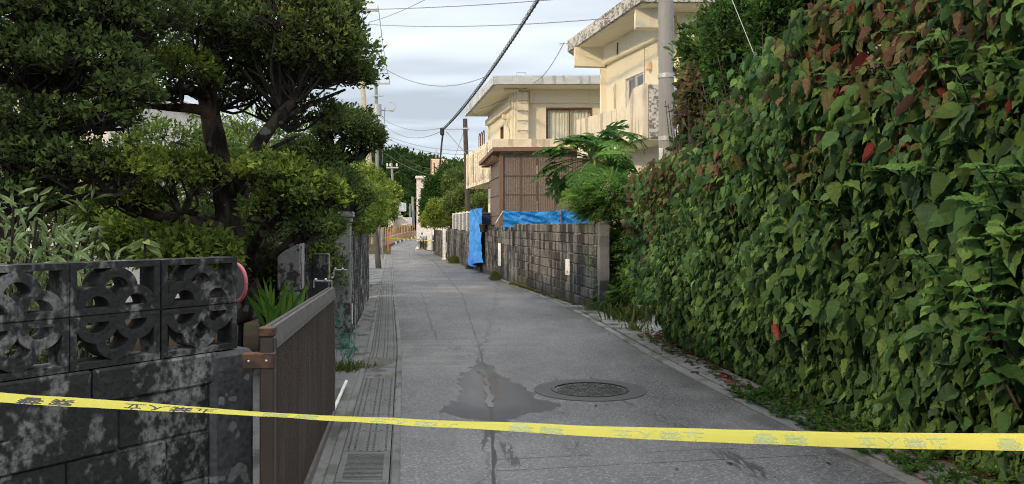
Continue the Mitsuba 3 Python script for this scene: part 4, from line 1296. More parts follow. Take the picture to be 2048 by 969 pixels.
# ------------------------------------------------------------------ far end of the lane
hill = []
xs_, ysx = np.linspace(-130, 60, 60), np.linspace(150, 330, 40)
X, Y = np.meshgrid(xs_, ysx, indexing='ij')


def hill_z(X, Y):
    ridge = np.interp(X / Y * 1577 + 1024, [300, 700, 765, 800, 835, 870, 910, 1000, 1300], [372, 352, 341, 345, 358, 352, 362, 380, 420])
    h = (450 - ridge) / 1577 * 200
    k = np.clip((Y - 150) / 55, 0, 1)
    return -2 + (h + 1.2) * (k * k * (3 - 2 * k)) + 4 * (meshkit.fbm(np.stack([X / 30, Y / 30, 0 * X], -1), 3, 2) - .5) * k


Z = hill_z(X, Y)
V = np.stack([X, Y, Z], -1).reshape(-1, 3)
i, j = np.meshgrid(np.arange(59), np.arange(39), indexing='ij')
a = (i * 40 + j).ravel()
struct('hill', trimesh.Trimesh(V, np.vstack([np.stack([a, a + 40, a + 41], 1), np.stack([a, a + 41, a + 1], 1)]), process=False), 'soil', True)

tw = thing('white_flats', 'white block of flats with a peach stair tower at the end of the lane', 'building')
yt = 105.0
part(tw, 'wall', cbox(at(833, 0, yt)[0], at(900, 0, yt)[0], yt, yt + 14, -2.8, at(0, 358, yt)[2], .05), 'white_wall')
part(tw, 'roof_slab', cbox(at(831, 0, yt)[0], at(900, 0, yt)[0], yt - .3, yt + 14, at(0, 358, yt)[2] + .01, at(0, 354, yt)[2] + .1, .05), 'white_wall')
part(tw, 'stair_tower', cbox(at(860, 0, yt)[0], at(890, 0, yt)[0], yt + 1, yt + 4, at(0, 360, yt)[2], at(0, 317, yt)[2], .05), 'peach_wall')
for u0, u1 in ((859, 861.2), (886.5, 891)):
    part(tw, 'tower_corner', cbox(at(u0, 0, yt)[0], at(u1, 0, yt)[0], yt + .9, yt + 1.6, at(0, 352, yt)[2], at(0, 318, yt)[2], .03), 'dark_trim')
part(tw, 'tower_slot', cbox(at(866, 0, yt)[0], at(868, 0, yt)[0], yt + .94, yt + .99, at(0, 345, yt)[2], at(0, 325, yt)[2], .02), 'dark_trim')
for v in (380, 402, 424, 446):
    part(tw, 'window', cbox(at(842, 0, yt)[0], at(848, 0, yt)[0], yt - .04, yt - .001, at(0, v + 9, yt)[2], at(0, v - 3, yt)[2], .01), 'dark_inside')
part(tw, 'tower_antenna', cat([tube([at(872, 316, yt + 2), at(872, 298, yt + 2)], .05, 5), tube([at(868, 301, yt + 2), at(876, 301, yt + 2)], .04, 5)]), 'galvanised')
lh = thing('distant_white_house', 'small white house with an outside stair at the bend of the lane on the left', 'house')
yl = 122.0
for nm, (u0, u1, v0, v1, dy), mat in (('wall', (776, 791, 418, 455, 0), 'white_wall'), ('balcony', (786, 802, 405, 422, -1), 'white_wall'), ('annex', (792, 814, 435, 452, 1), 'white_wall'), ('slab', (776, 795, 430, 434, -.8), 'white_wall')):
    part(lh, nm, cbox(at(u0, 0, yl)[0], at(u1, 0, yl)[0], yl + dy, yl + 6, at(0, v1, yl)[2], at(0, v0, yl)[2], .04), mat)
for u in (779, 784, 797):
    part(lh, 'window', cbox(at(u, 0, yl)[0], at(u + 2.4, 0, yl)[0], yl - 1.06 if u > 790 else yl - .05, yl - 1.002 if u > 790 else yl - .004, at(0, 420 if u > 790 else 430, yl)[2], at(0, 408 if u > 790 else 420, yl)[2], .01), 'dark_inside')
bwpts = np.array([(-14.75, 90), (-15.0, 97), (-15.2, 106), (-15.0, 116), (-14.5, 124), (-13.0, 131), (-10.5, 136)])
bp = spline(bwpts, 5)
ms = []
for a_, b_ in zip(bp[:-1], bp[1:]):
    Mx = frame(a_, b_ - a_)
    l_ = float(np.linalg.norm(b_ - a_))
    ms.append(moved(bx(0, l_ + .02, 0, .25, float(zg(a_[1])) - .3, float(zg(a_[1])) + .95), Mx))
cw = solo('curved_wall', 'low tan retaining wall following the far bend of the lane', 'wall', cat(ms), 'wall_tan')
ms = []
bf = thing('board_fence', 'tan board fence standing above the far bend of the lane', 'fence')
for k in range(40):
    t_ = k / 40 * (len(bp) - 1)
    c = bp[int(t_)] * (1 - t_ % 1) + bp[min(int(t_) + 1, len(bp) - 1)] * (t_ % 1)
    ms.append(cbox(c[0] - 1.3, c[0] - 1.2, c[1] - .3, c[1] + .3, float(zg(c[1])) + .3, float(zg(c[1])) + 1.9 + .06 * R.normal(), .01))
part(bf, 'boards', cat(ms), 'fence_tan', kind='stuff')
for k in range(9):
    c = bwpts[1] + (bwpts[4] - bwpts[1]) * k / 8
    solo('kerb_stone', ('nearest', 'second', 'third', 'fourth', 'middle', 'sixth', 'seventh', 'eighth', 'farthest')[k] + ' white marker stone along the foot of the tan curved wall', 'stone', cbox(c[0] + .62, c[0] + .80, c[1] - .15, c[1] + .15, float(zg(c[1])) - .02, float(zg(c[1])) + .28, .03), 'off_white', group='white marker stones along the far wall')
op = solo('orange_post', 'thin orange post beside the left pavement near the bend', 'post', cbox(at(775, 0, 72)[0], at(777.3, 0, 72)[0], 72, 72.1, float(zg(72)), at(0, 458, 72)[2], .01), 'orange')
solo('green_post', 'pale grey-green post standing next to the leaning beige pole', 'post', tube([(at(765, 0, 46)[0], 46, float(zg(46))), (at(765, 0, 46)[0], 46, at(0, 462, 46)[2])], .06, 8), 'pole_concrete')
solo('far_tape', 'yellow police tape stretched between the orange post and the far wall', 'tape', moved(bx(0, 3.2, 0, .01, 0, .10), np.array([[.9, 0, 0, at(776, 0, 72)[0]], [.9, 1, 0, 72], [-.06, 0, 1, at(0, 478, 72)[2]], [0, 0, 0, 1.]])), 'tape_yellow')
solo('far_tape', 'yellow police tape crossing behind the person at the end of the lane', 'tape', bx(at(838, 0, 81.6)[0], at(872, 0, 81.6)[0], 81.6, 81.61, at(0, 482.5, 81.6)[2], at(0, 480.5, 81.6)[2]), 'tape_yellow')
solo('concrete_post_row', 'low row of pale concrete posts on the right near the end of the lane', 'fence', cat([cbox(at(852 + 4 * k, 0, 84)[0], at(854.5 + 4 * k, 0, 84)[0], 84 - k * .8, 84.2 - k * .8, -2.7, at(0, 466, 84)[2], .02) for k in range(5)]), 'off_white')

# person at the end of the lane
def hull_chain(bones):
    out = []
    for (p, r), (q, s) in bones:
        a_ = m3.Manifold.sphere(r, 16).translate(list(map(float, p)))
        b_ = m3.Manifold.sphere(s, 16).translate(list(map(float, q)))
        out.append((a_ + b_).hull())
    m = out[0]
    for o in out[1:]: m = m + o
    return m


def to_tm(m, it=6, l=.03):
    k = m.refine_to_length(l).to_mesh()
    t_ = trimesh.Trimesh(k.vert_properties[:, :3], k.tri_verts, process=True)
    trimesh.smoothing.filter_taubin(t_, iterations=it)
    return t_


PX, PY = at(844, 0, 80)[0], 80.0
PZ = float(zg(80)) + .005
off = lambda *q: np.array(q) + [PX, PY, PZ]
pe = thing('person', 'person in a light blue shirt and dark trousers standing on the lane far away', 'person')
ank = [(off(-.14, .03, .09), .05), (off(.13, .0, .09), .05)]
knee = [(off(-.12, -.01, .49), .065), (off(.12, -.02, .49), .065)]
hip = [(off(-.09, 0, .90), .095), (off(.09, 0, .90), .095)]
sho = [(off(-.19, 0, 1.40), .06), (off(.19, 0, 1.40), .06)]
elb = [(off(-.27, .0, 1.12), .045), (off(.27, .02, 1.12), .045)]
wri = [(off(-.20, -.18, .98), .032), (off(.26, -.08, .88), .032)]
body = [((off(0, 0, 1.42), .055), (off(0, -.01, 1.52), .052)), ((off(0, -.01, 1.60), .085), (off(0, 0, 1.67), .09))]
for k in (0, 1):
    body += [(hip[k], knee[k]), (knee[k], ank[k]), (ank[k], (ank[k][0] + [0, -.16, -.05], .036)), (sho[k], elb[k]), (elb[k], wri[k]), (wri[k], (wri[k][0] + [0, -.02, -.08], .028))]
    for f_ in range(4):
        body.append(((wri[k][0] + [-.018 + .012 * f_, -.02, -.08], .009), (wri[k][0] + [-.02 + .013 * f_, -.03, -.155 + .008 * abs(f_ - 1)], .007)))
body += [((off(0, 0, .95), .12), (off(0, 0, 1.15), .115)), ((off(0, 0, 1.15), .115), (off(0, 0, 1.34), .13)), (sho[0], (off(0, 0, 1.36), .11)), (sho[1], (off(0, 0, 1.36), .11)), ((off(0, -.09, 1.62), .018), (off(0, -.10, 1.60), .02))]
part(pe, 'body', to_tm(hull_chain(body)), 'skin', True)
shirt = [((off(0, 0, .93), .15), (off(0, 0, 1.15), .145)), ((off(0, 0, 1.15), .145), (off(0, 0, 1.34), .15)), ((sho[0][0], .08), (off(0, 0, 1.35), .13)), ((sho[1][0], .08), (off(0, 0, 1.35), .13))]
for k in (0, 1): shirt += [((sho[k][0], .085), (elb[k][0], .065))]
part(pe, 'shirt', to_tm(hull_chain(shirt)), 'shirt_blue', True)
tr = []
for k in (0, 1): tr += [((hip[k][0], .118), (knee[k][0], .088)), ((knee[k][0], .088), (ank[k][0] + [0, 0, .02], .072))]
tr += [((hip[0][0], .118), (hip[1][0], .118))]
part(pe, 'trousers', to_tm(hull_chain(tr)), 'trousers_navy', True)
hair = hull_chain([((off(0, .02, 1.66), .098), (off(0, .01, 1.69), .098))]) - m3.Manifold.cube([.4, .3, .3]).translate(list(map(float, off(-.2, -.36, 1.37))))
part(pe, 'cap', to_tm(hair, 2), 'hair_black', True)
part(pe, 'bag_strap', tube(spline([off(-.15, -.13, 1.42), off(0, -.165, 1.2), off(.15, -.15, 1.0)], 4), .022, 6), 'hair_black', True)
solo('white_sack', 'small white sack on the ground beside the person', 'sack', to_tm(hull_chain([((off(-.55, .1, .12), .13), (off(-.42, .1, .14), .13)), ((off(-.48, .1, .2), .09), (off(-.48, .1, .34), .04))])), 'off_white', True)

# ------------------------------------------------------------------ police tape
US = np.array([-420, 0, 250, 500, 650, 800, 1000, 1300, 1650, 2048, 2500])
VS = np.array([755, 795, 811, 827, 835, 844, 853.5, 867, 880, 886, 890])
HS = np.array([17, 16.5, 16, 10, 9, 13, 17.5, 24, 30, 35, 36])
YT_, TW = 2.25, .054


def ribbon(s, w):
    """s: picture column the stretch was measured at, w: 0..1 across the tape"""
    s, w = np.asarray(s, float), np.asarray(w, float)
    c = np.interp(s, US, VS)
    h = np.interp(s, US, HS) / 1577 * YT_
    kk = (c - 450) / 1577                                     # the lens looks down on the tape by this slope
    ang = np.arctan(kk) + np.arccos(np.clip(h / TW / np.sqrt(1 + kk**2), 0, 1))
    cosa, sina = np.cos(ang), np.sin(ang)
    dv = (w - .5) * TW
    x = (s - 1024) / 1577 * YT_
    curl = .0035 * np.sin(w * np.pi) * (1 - .3 * cosa) + .006 * (meshkit.fbm(np.stack([s / 130.0, w * 1.2, 0 * s], -1), 3, 4) - .5)
    dv = dv + .004 * (meshkit.noise(np.stack([s / 170.0, 0 * s, 0 * s], -1), 6) - .5)
    return np.stack([x, YT_ + dv * sina - curl * cosa, (450 - c) / 1577 * YT_ + dv * cosa + curl * sina], -1)


ss = np.linspace(-420, 2500, 190)
kern = np.ones(9) / 9
sm = lambda a_: np.convolve(np.pad(a_, 4, 'edge'), kern, 'valid')
fine = np.linspace(-420, 2500, 190)
VS, HS, US = sm(np.interp(fine, US, VS)), sm(np.interp(fine, US, HS)), fine
S, Wq = np.meshgrid(ss, np.linspace(0, 1, 9), indexing='ij')
P = ribbon(S, Wq).reshape(-1, 3)
i, j = np.meshgrid(np.arange(189), np.arange(8), indexing='ij')
a = (i * 9 + j).ravel()
tp = thing('police_tape', 'yellow police tape with printed characters stretched right across the foreground', 'tape')
part(tp, 'ribbon', trimesh.Trimesh(P, np.vstack([np.stack([a, a + 9, a + 10], 1), np.stack([a, a + 10, a + 1], 1)]), process=False), 'tape_yellow', True)
GLY = {
    'tatsu': [[(.5, .98), (.5, .82)], [(.14, .76), (.86, .76)], [(.32, .66), (.40, .2)], [(.68, .66), (.58, .2)], [(.05, .1), (.95, .1)]],
    'iri': [[(.34, .92), (.5, .76)], [(.5, .76), (.36, .4), (.06, .06)], [(.5, .76), (.64, .4), (.95, .06)]],
    'kin': [[(.05, .84), (.47, .84)], [(.26, .98), (.26, .5)], [(.25, .8), (.05, .58)], [(.28, .8), (.46, .62)], [(.53, .84), (.95, .84)], [(.74, .98), (.74, .5)], [(.73, .8), (.54, .6)], [(.76, .8), (.96, .58)],
            [(.24, .44), (.76, .44)], [(.08, .30), (.92, .30)], [(.5, .30), (.5, .02)], [(.3, .2), (.12, .05)], [(.7, .2), (.88, .05)]],
    'shi': [[(.52, .95), (.52, .1)], [(.52, .56), (.86, .56)], [(.24, .62), (.24, .1)], [(.04, .08), (.96, .08)]],
    'kei': [[(.05, .9), (.5, .9)], [(.18, .98), (.18, .82)], [(.36, .98), (.36, .82)], [(.14, .8), (.05, .62)], [(.14, .76), (.48, .76), (.48, .5), (.42, .5)], [(.15, .68), (.34, .68), (.34, .56), (.15, .56), (.15, .68)],
            [(.66, .98), (.55, .75)], [(.6, .87), (.95, .87)], [(.86, .86), (.75, .65), (.55, .5)], [(.65, .8), (.78, .62), (.97, .5)],
            [(.08, .42), (.92, .42)], [(.22, .33), (.78, .33)], [(.22, .25), (.78, .25)], [(.25, .16), (.75, .16), (.75, .03), (.25, .03), (.25, .16)]],
    'satsu': [[(.5, .99), (.5, .9)], [(.08, .75), (.08, .88), (.92, .88), (.92, .76)], [(.35, .82), (.1, .55)], [(.3, .72), (.48, .72), (.38, .55), (.12, .4)], [(.25, .66), (.33, .6)],
              [(.55, .76), (.85, .76), (.68, .58)], [(.6, .7), (.78, .56), (.95, .44)], [(.3, .45), (.7, .45)], [(.12, .32), (.88, .32)], [(.5, .32), (.5, .02), (.42, .05)], [(.3, .22), (.14, .06)], [(.7, .22), (.88, .06)]]}


def glyph(name, u0, u1, w0, w1, lift):
    """one character laid on the ribbon; the tape hangs upside down, seen from its back, so the characters stand on their heads"""
    p = unary_union([LineString(s_).buffer(.052, 3) for s_ in GLY[name]]).simplify(.006)
    tri = []
    for g in getattr(p, 'geoms', [p]):
        v, f = trimesh.creation.triangulate_polygon(g, engine='earcut')
        tri.append(trimesh.Trimesh(np.c_[v, 0 * v[:, 0]], f, process=False))
    m = cat(tri)
    q = m.vertices
    s_, w_ = u0 + (u1 - u0) * q[:, 0], w0 + (w1 - w0) * (1 - q[:, 1])
    base = ribbon(s_, w_)
    e = 2e-3
    nrm = unit(np.cross(ribbon(s_ + 1, w_) - base, ribbon(s_, np.clip(w_ + e, 0, 1.1)) - base))
    nrm *= np.where(nrm[:, 1:2] < 0, 1, -1)
    up = nrm
    return trimesh.Trimesh(base + up * lift, m.faces, process=False)


for k in range(-1, 5):
    off_ = 487 * k
    black = k < 1
    w0, w1 = (.02, .60) if black else (.04, .66)
    for word, chars in (('police', (('kei', 42, 92), ('satsu', 104, 152))), ('no_entry', (('tatsu', 250, 292), ('iri', 296, 340), ('kin', 344, 388), ('shi', 392, 434)))):
        if chars[-1][2] + off_ < -300 or chars[0][1] + off_ > 2400: continue
        part(tp, 'lettering', cat([glyph(c_, a_ + off_, b_ + off_, w0, w1, .0007) for c_, a_, b_ in chars]), 'print_black' if black else 'print_faded', label='black printed characters' if black else 'characters showing green through the back of the tape')

# ------------------------------------------------------------------ vegetation: pruned trees on the left
DARK = [(0.09, 0.127, 0.046), (0.113, 0.158, 0.054), (0.14, 0.201, 0.061), (0.185, 0.246, 0.067)]
MID = [(0.116, 0.166, 0.049), (0.15, 0.219, 0.058), (0.206, 0.29, 0.068), (0.281, 0.345, 0.074)]
LIGHT = [(0.172, 0.238, 0.056), (0.258, 0.339, 0.062), (0.379, 0.434, 0.073), (0.129, 0.188, 0.051)]


def limb(pts, n=5, sides=9):
    """pts rows u, v, distance, radius"""
    w = np.array([np.r_[at(u, v, y), r] for u, v, y, r in pts])
    s = spline(w, n)
    s[:, :3] += .012 * (meshkit.fbm(s[:, :3] * 6, 3, 5)[:, None] - .5)
    m = tube(s[:, :3], np.maximum(s[:, 3], .004) * (1 + .22 * (meshkit.fbm(s[:, :3] * 8, 2, 9) - .5)), sides)
    return m


def pruned_tree(label, trunk, limbs, pads, leaf=(.050, .029), cols=DARK, p=(.3, .3, .25, .15), dens=1.0, mat='leaf', group=None):
    t = thing('pruned_tree', label, 'tree', group)
    part(t, 'trunk', limb(trunk, 7, 14), 'bark', True)
    for l in limbs: part(t, 'limb', limb(l), 'bark', True)
    lm, tw_ = [], []
    for k, pd in enumerate(pads):
        (u, v, y, rx, ry, rz, n), opt = pd[:7], (pd[7] if len(pd) > 7 else {})
        c = at(u, v, y)
        tips, d = blob_tips(c, (rx, ry, rz), int(n * dens * .78), opt.get('bottom', -.25), .42, k + int(u), opt.get('shell', (.62, 1.05)))
        lm.append(rosettes(tips, d, opt.get('k', 9), leaf[0], leaf[1], opt.get('cols', cols), opt.get('p', p), .7, .75, .16))
        b = at(*opt['base']) if 'base' in opt else c - np.array([0, 0, rz * .75])
        tw_.append(twigs(b, tips, opt.get('nsub', 16), opt.get('r0', .015), .0025, opt.get('frac', .55)))
    m, c = joinc(lm)
    part(t, 'foliage', m, mat, color=c, kind='stuff')
    part(t, 'twigs', cat(tw_), 'twig', kind='stuff')
    return t


LN = {'cols': LIGHT, 'p': (.3, .3, .25, .15)}
pruned_tree('dark cloud-pruned tree with a thick forked trunk in the middle of the left garden',
            [(505, 640, 6.6, .20), (482, 560, 6.6, .135), (462, 480, 6.6, .105), (452, 400, 6.6, .098), (440, 320, 6.6, .088), (424, 250, 6.6, .085), (415, 160, 6.6, .075), (430, 60, 6.7, .055), (450, -60, 6.8, .035)],
            [[(470, 385, 6.55, .07), (505, 310, 6.4, .058), (545, 250, 6.4, .05), (580, 210, 6.5, .042), (630, 165, 6.6, .03), (670, 120, 6.7, .016)],
             [(462, 470, 6.6, .075), (410, 450, 6.4, .062), (350, 440, 6.3, .05), (270, 420, 6.3, .036), (235, 405, 6.3, .02)],
             [(430, 445, 6.5, .04), (370, 425, 6.6, .03), (320, 432, 6.6, .02)],
             [(432, 245, 6.6, .05), (400, 220, 6.5, .045), (330, 215, 6.4, .03), (270, 210, 6.4, .018)],
             [(424, 200, 6.6, .05), (380, 180, 6.4, .045), (320, 185, 6.3, .03), (285, 170, 6.3, .018)],
             [(490, 540, 6.6, .06), (515, 480, 6.4, .04), (545, 435, 6.3, .028), (590, 405, 6.3, .016)],
             [(495, 560, 6.55, .05), (530, 520, 6.4, .032), (580, 490, 6.3, .022), (640, 465, 6.3, .012)],
             [(500, 545, 6.5, .045), (560, 500, 6.3, .03), (600, 455, 6.3, .02), (620, 420, 6.3, .012)],
             [(490, 400, 6.6, .035), (500, 340, 6.8, .03), (540, 300, 7.2, .022), (600, 270, 7.6, .014)],
             [(418, 150, 6.6, .05), (470, 80, 6.7, .035), (540, 30, 6.8, .02)],
             [(545, 250, 6.4, .03), (620, 210, 6.6, .02), (690, 180, 6.8, .010)]],
            [(380, 75, 6.5, .62, .6, .42, 520, {'base': (415, 170, 6.6)}), (330, 150, 6.2, .40, .4, .22, 240, {'base': (340, 200, 6.4), **LN, 'p': (.45, .3, .05, .2)}),
             (560, 60, 6.7, .62, .55, .48, 620, {'base': (560, 220, 6.5)}), (648, 110, 6.6, .42, .42, .42, 520, {'base': (590, 205, 6.5)}), (690, 150, 6.7, .24, .3, .22, 220, {'base': (630, 165, 6.6)}),
             (470, -30, 6.8, .9, .6, .35, 420, {'base': (440, 60, 6.7)}), (620, 10, 6.7, .4, .4, .35, 330, {'base': (560, 120, 6.7)}), (490, 120, 6.9, .36, .4, .35, 300, {'base': (440, 180, 6.7)}),
             (430, 130, 7.7, 1.2, .4, .75, 520, {'base': (440, 220, 7.0), 'frac': .6, 'shell': (.15, 1.0)}), (600, 150, 7.6, .7, .4, .5, 360, {'base': (570, 230, 7.0), 'frac': .6, 'shell': (.15, 1.0)}), (520, 195, 7.2, .42, .3, .22, 170, {'base': (545, 250, 6.9), 'frac': .9}), (620, 235, 7.0, .34, .3, .16, 130, {'base': (570, 260, 6.9), 'frac': .9}),
             (345, 355, 6.5, .46, .5, .20, 420, {'base': (360, 430, 6.4), 'cols': LIGHT, 'p': (.35, .3, .15, .2)}), (255, 400, 6.2, .25, .3, .14, 140, {'base': (270, 420, 6.3), 'cols': MID}),
             (545, 345, 6.1, .28, .3, .13, 170, {'base': (540, 420, 6.3), **LN}), (608, 395, 6.2, .33, .35, .20, 360, {'base': (590, 440, 6.3), 'cols': LIGHT, 'p': (.3, .2, .1, .4)}), (628, 455, 6.2, .20, .3, .12, 170, {'base': (610, 480, 6.3)}),
             (545, 415, 6.1, .22, .25, .12, 130, {'base': (540, 450, 6.3), 'cols': MID}), (470, 470, 7.4, .5, .3, .3, 160, {'base': (470, 520, 7.2)})])

pruned_tree('second cloud-pruned tree at the far left edge, thinner and more twiggy',
            [(-10, 640, 5.2, .12), (8, 500, 5.2, .085), (40, 420, 5.2, .075), (62, 340, 5.2, .068), (92, 260, 5.2, .062), (82, 180, 5.2, .05), (108, 110, 5.3, .038), (160, 50, 5.4, .024), (190, 0, 5.4, .015)],
            [[(98, 270, 5.2, .045), (150, 235, 5.1, .034), (215, 200, 5.1, .024), (270, 195, 5.1, .012)],
             [(80, 300, 5.2, .035), (140, 275, 5.1, .026), (200, 240, 5.0, .018), (245, 220, 5.0, .010)],
             [(22, 470, 5.2, .045), (70, 430, 5.1, .034), (130, 405, 5.0, .026), (200, 385, 5.0, .018), (250, 365, 5.0, .010)],
             [(40, 430, 5.2, .03), (80, 380, 5.1, .022), (120, 340, 5.1, .014), (170, 310, 5.1, .008)],
             [(85, 180, 5.2, .04), (40, 120, 5.1, .03), (-20, 70, 5.1, .02)],
             [(62, 330, 5.2, .03), (20, 290, 5.1, .022), (-30, 260, 5.1, .015)],
             [(108, 110, 5.3, .03), (170, 90, 5.2, .02), (240, 60, 5.2, .012)]],
            [(60, 30, 5.2, .5, .5, .32, 520, {'base': (80, 140, 5.2), 'frac': .9}), (190, 40, 5.3, .38, .45, .28, 420, {'base': (150, 90, 5.3), 'frac': .9}), (30, 130, 5.0, .40, .4, .22, 330, {'base': (60, 180, 5.2), 'frac': .9}),
             (170, 130, 5.1, .36, .35, .22, 330, {'base': (130, 180, 5.2), 'frac': 1.0}), (250, 190, 5.1, .20, .25, .12, 130, {'base': (220, 215, 5.1), 'frac': 1.0}), (210, 235, 5.0, .18, .2, .1, 90, {'frac': 1.0}),
             (60, 250, 5.0, .34, .35, .18, 170, {'base': (80, 300, 5.2), 'frac': 1.0}), (30, 320, 4.9, .30, .3, .20, 220, {'base': (55, 370, 5.1), 'frac': 1.0}), (150, 330, 5.0, .30, .3, .16, 200, {'base': (120, 380, 5.1), 'frac': 1.0}),
             (235, 345, 5.1, .25, .25, .15, 150, {'base': (210, 390, 5.0), 'frac': 1.0, 'cols': LIGHT}), (30, 400, 4.8, .22, .25, .15, 110, {'frac': 1.0}), (-60, 60, 5.0, .4, .4, .5, 250), (130, 190, 5.8, .7, .4, .7, 480, {'base': (100, 260, 5.3), 'frac': .9, 'shell': (.1, 1.0)}), (310, 30, 5.6, .3, .3, .3, 220, {'base': (240, 90, 5.4)})],
            leaf=(.047, .026), p=(.35, .3, .25, .1))

pruned_tree('rounded pruned tree tier beyond the forked tree, overhanging the left wall',
            [(640, 560, 9.6, .11), (640, 470, 9.6, .09), (650, 380, 9.6, .07), (668, 310, 9.6, .05), (690, 270, 9.6, .03)],
            [[(648, 390, 9.6, .05), (610, 330, 9.6, .035), (580, 290, 9.6, .02)], [(655, 360, 9.6, .05), (700, 320, 9.6, .035), (735, 300, 9.6, .02)]],
            [(690, 265, 9.6, .42, .45, .28, 620, {'base': (680, 320, 9.6)}), (735, 290, 9.6, .2, .3, .2, 220, {'base': (710, 320, 9.6)}), (610, 320, 9.4, .42, .4, .26, 420, {'base': (620, 370, 9.6)}),
             (650, 365, 9.2, .42, .4, .22, 330, {'base': (645, 420, 9.6)}), (570, 370, 9.6, .4, .4, .4, 300), (705, 395, 10.4, .26, .3, .26, 240, {'cols': MID})], leaf=(.055, .026))


def bush(name, label, cat_, blobs, leaf, cols, p=None, k=7, group=None, tm=DIAMOND, up=.3, spread=.9, mat='leaf', stems=True, shell=(.55, 1.04), bottom=-.7, clump=.22):
    """blobs: rows x, y, z, rx, ry, rz, n"""
    t = thing(name, label, cat_, group)
    lm, tw_ = [], []
    for q, b in enumerate(blobs):
        c, r, n = np.array(b[:3]), b[3:6], int(b[6])
        tips, d = blob_tips(c, r, n, bottom, .35, q + int(abs(c[0] * 31 + c[1] * 17)), shell)
        lm.append(rosettes(tips, d, k, leaf[0], leaf[1], cols, p, up, spread, clump, tm))
        if stems:
            tw_.append(twigs(c - np.array([0, 0, r[2] * .8]), tips, 10, .016, .003, .35))
            tw_.append(tube(spline([[c[0], c[1], min(float(zg(c[1])), c[2] - r[2])], [c[0] + .04, c[1], c[2] - r[2] * .9], c], 3), [.035] * 3 + [.03] * 3 + [.012], 6))
    m, c = joinc(lm)
    part(t, 'foliage', m, mat, color=c, kind='stuff')
    if tw_: part(t, 'stems', cat(tw_), 'twig', kind='stuff')
    return t


def pz(u, v, y, rx, ry, rz, n):
    return (*at(u, v, y), rx, ry, rz, n)


# hedges and shrubs of the left garden
bush('garden_hedge', 'light green clipped hedge leaning over the left block wall beyond the capped pillar', 'hedge',
     [pz(722, 415, 13.0, .38, .7, .42, 750), pz(735, 400, 16, .4, 1.0, .5, 750), pz(750, 420, 20, .32, 1.4, .6, 700), pz(752, 385, 22, .35, 1.2, .55, 600), pz(728, 385, 14.2, .40, .8, .5, 750), pz(712, 440, 12.4, .30, .7, .30, 420), pz(708, 425, 11.6, .28, .6, .26, 420)], (.06, .027), LIGHT, (.35, .3, .1, .25), 7, stems=False)
bush('garden_shrub', 'broad dark shrub filling the garden behind the forked trunk', 'shrub',
     [pz(330, 470, 8.8, .7, .5, .45, 600), pz(480, 400, 9.4, .8, .5, .7, 650), pz(580, 480, 8.2, .5, .4, .35, 350), pz(585, 540, 9.3, .6, .4, .5, 420), pz(520, 560, 8.4, .4, .3, .4, 260), pz(420, 500, 8.0, .5, .3, .3, 350)], (.075, .035), MID, (.45, .35, .15, .05), 7)
bush('garden_shrub', 'yellow-green leafy shrub low behind the pierced wall, right of the variegated plants', 'shrub',
     [pz(285, 480, 7.0, .42, .3, .28, 330), pz(380, 510, 6.0, .36, .25, .2, 220), pz(210, 420, 7.4, .4, .3, .25, 240)], (.07, .034), LIGHT, (.4, .3, .1, .2), 7)
bush('garden_shrub', 'tall leafy shrub at the back of the garden in front of the pale house', 'shrub',
     [pz(40, 330, 9.5, .9, .5, .7, 520), pz(160, 400, 9.0, .8, .5, .55, 480), pz(330, 290, 11, .7, .5, .35, 260), pz(520, 300, 12, 1.0, .6, .6, 520), pz(460, 330, 11, .7, .5, .5, 360), pz(650, 430, 11, .5, .5, .5, 380)], (.075, .035), MID, (.4, .3, .2, .1), 7)

# variegated plants: long pale-edged leaves
vp_spots = [(70, 500, 4.2, 230), (130, 490, 4.5, 260), (185, 505, 4.6, 200), (100, 455, 5.0, 240), (30, 500, 3.9, 150), (160, 530, 4.1, 150), (15, 440, 4.6, 150)]
vlab = ['second clump from the left of the cream-striped plants', 'clump of cream-striped leaves in the middle of the row behind the pierced wall', 'cream-striped clump nearest the yellow-green shrub', 'cream-striped clump rising tallest at the back', 'leftmost low cream-striped clump right behind the wall', 'small cream-striped clump tucked behind the pierced blocks', 'cream-striped clump beneath the far left tree']
for (u, v, y, n), lab in zip(vp_spots, vlab):
    t = thing('variegated_plant', lab, 'plant', 'cream-striped plants behind the pierced wall')
    c = at(u, v, y)
    g0 = np.array([c[0], c[1], -1.36])
    st_ = [spline([g0 + rnd(1)[0] * [.05, .05, 0], (g0 + c) / 2 + rnd(1)[0] * .04, c + rnd(1)[0] * [.13, .12, .09]], 5) for _ in range(14)]
    part(t, 'stems', cat([tube(s_, .006, 5, False) for s_ in st_]), 'twig', True)
    P = np.array([s_[R.integers(5, len(s_))] for s_ in [st_[R.integers(14)] for _ in range(n)]]) + rnd(n) * .025
    A = unit(rnd(n) * [.75, .75, .35] + [0, -.1, .62])
    N = unit(np.stack([0 * P[:, 0], 0 * P[:, 0] - .4, 0 * P[:, 0] + .9], 1) + rnd(n) * .35)
    m, cc = leafmesh(P, A, N, .085 + .04 * R.random(n), .021 + .008 * R.random(n), pick(n, [(.22, .32, .11), (.30, .40, .16), (.18, .27, .10)]), OVAL, (.74, .75, .48))
    part(t, 'leaves', m, 'leaf', color=cc, kind='stuff')


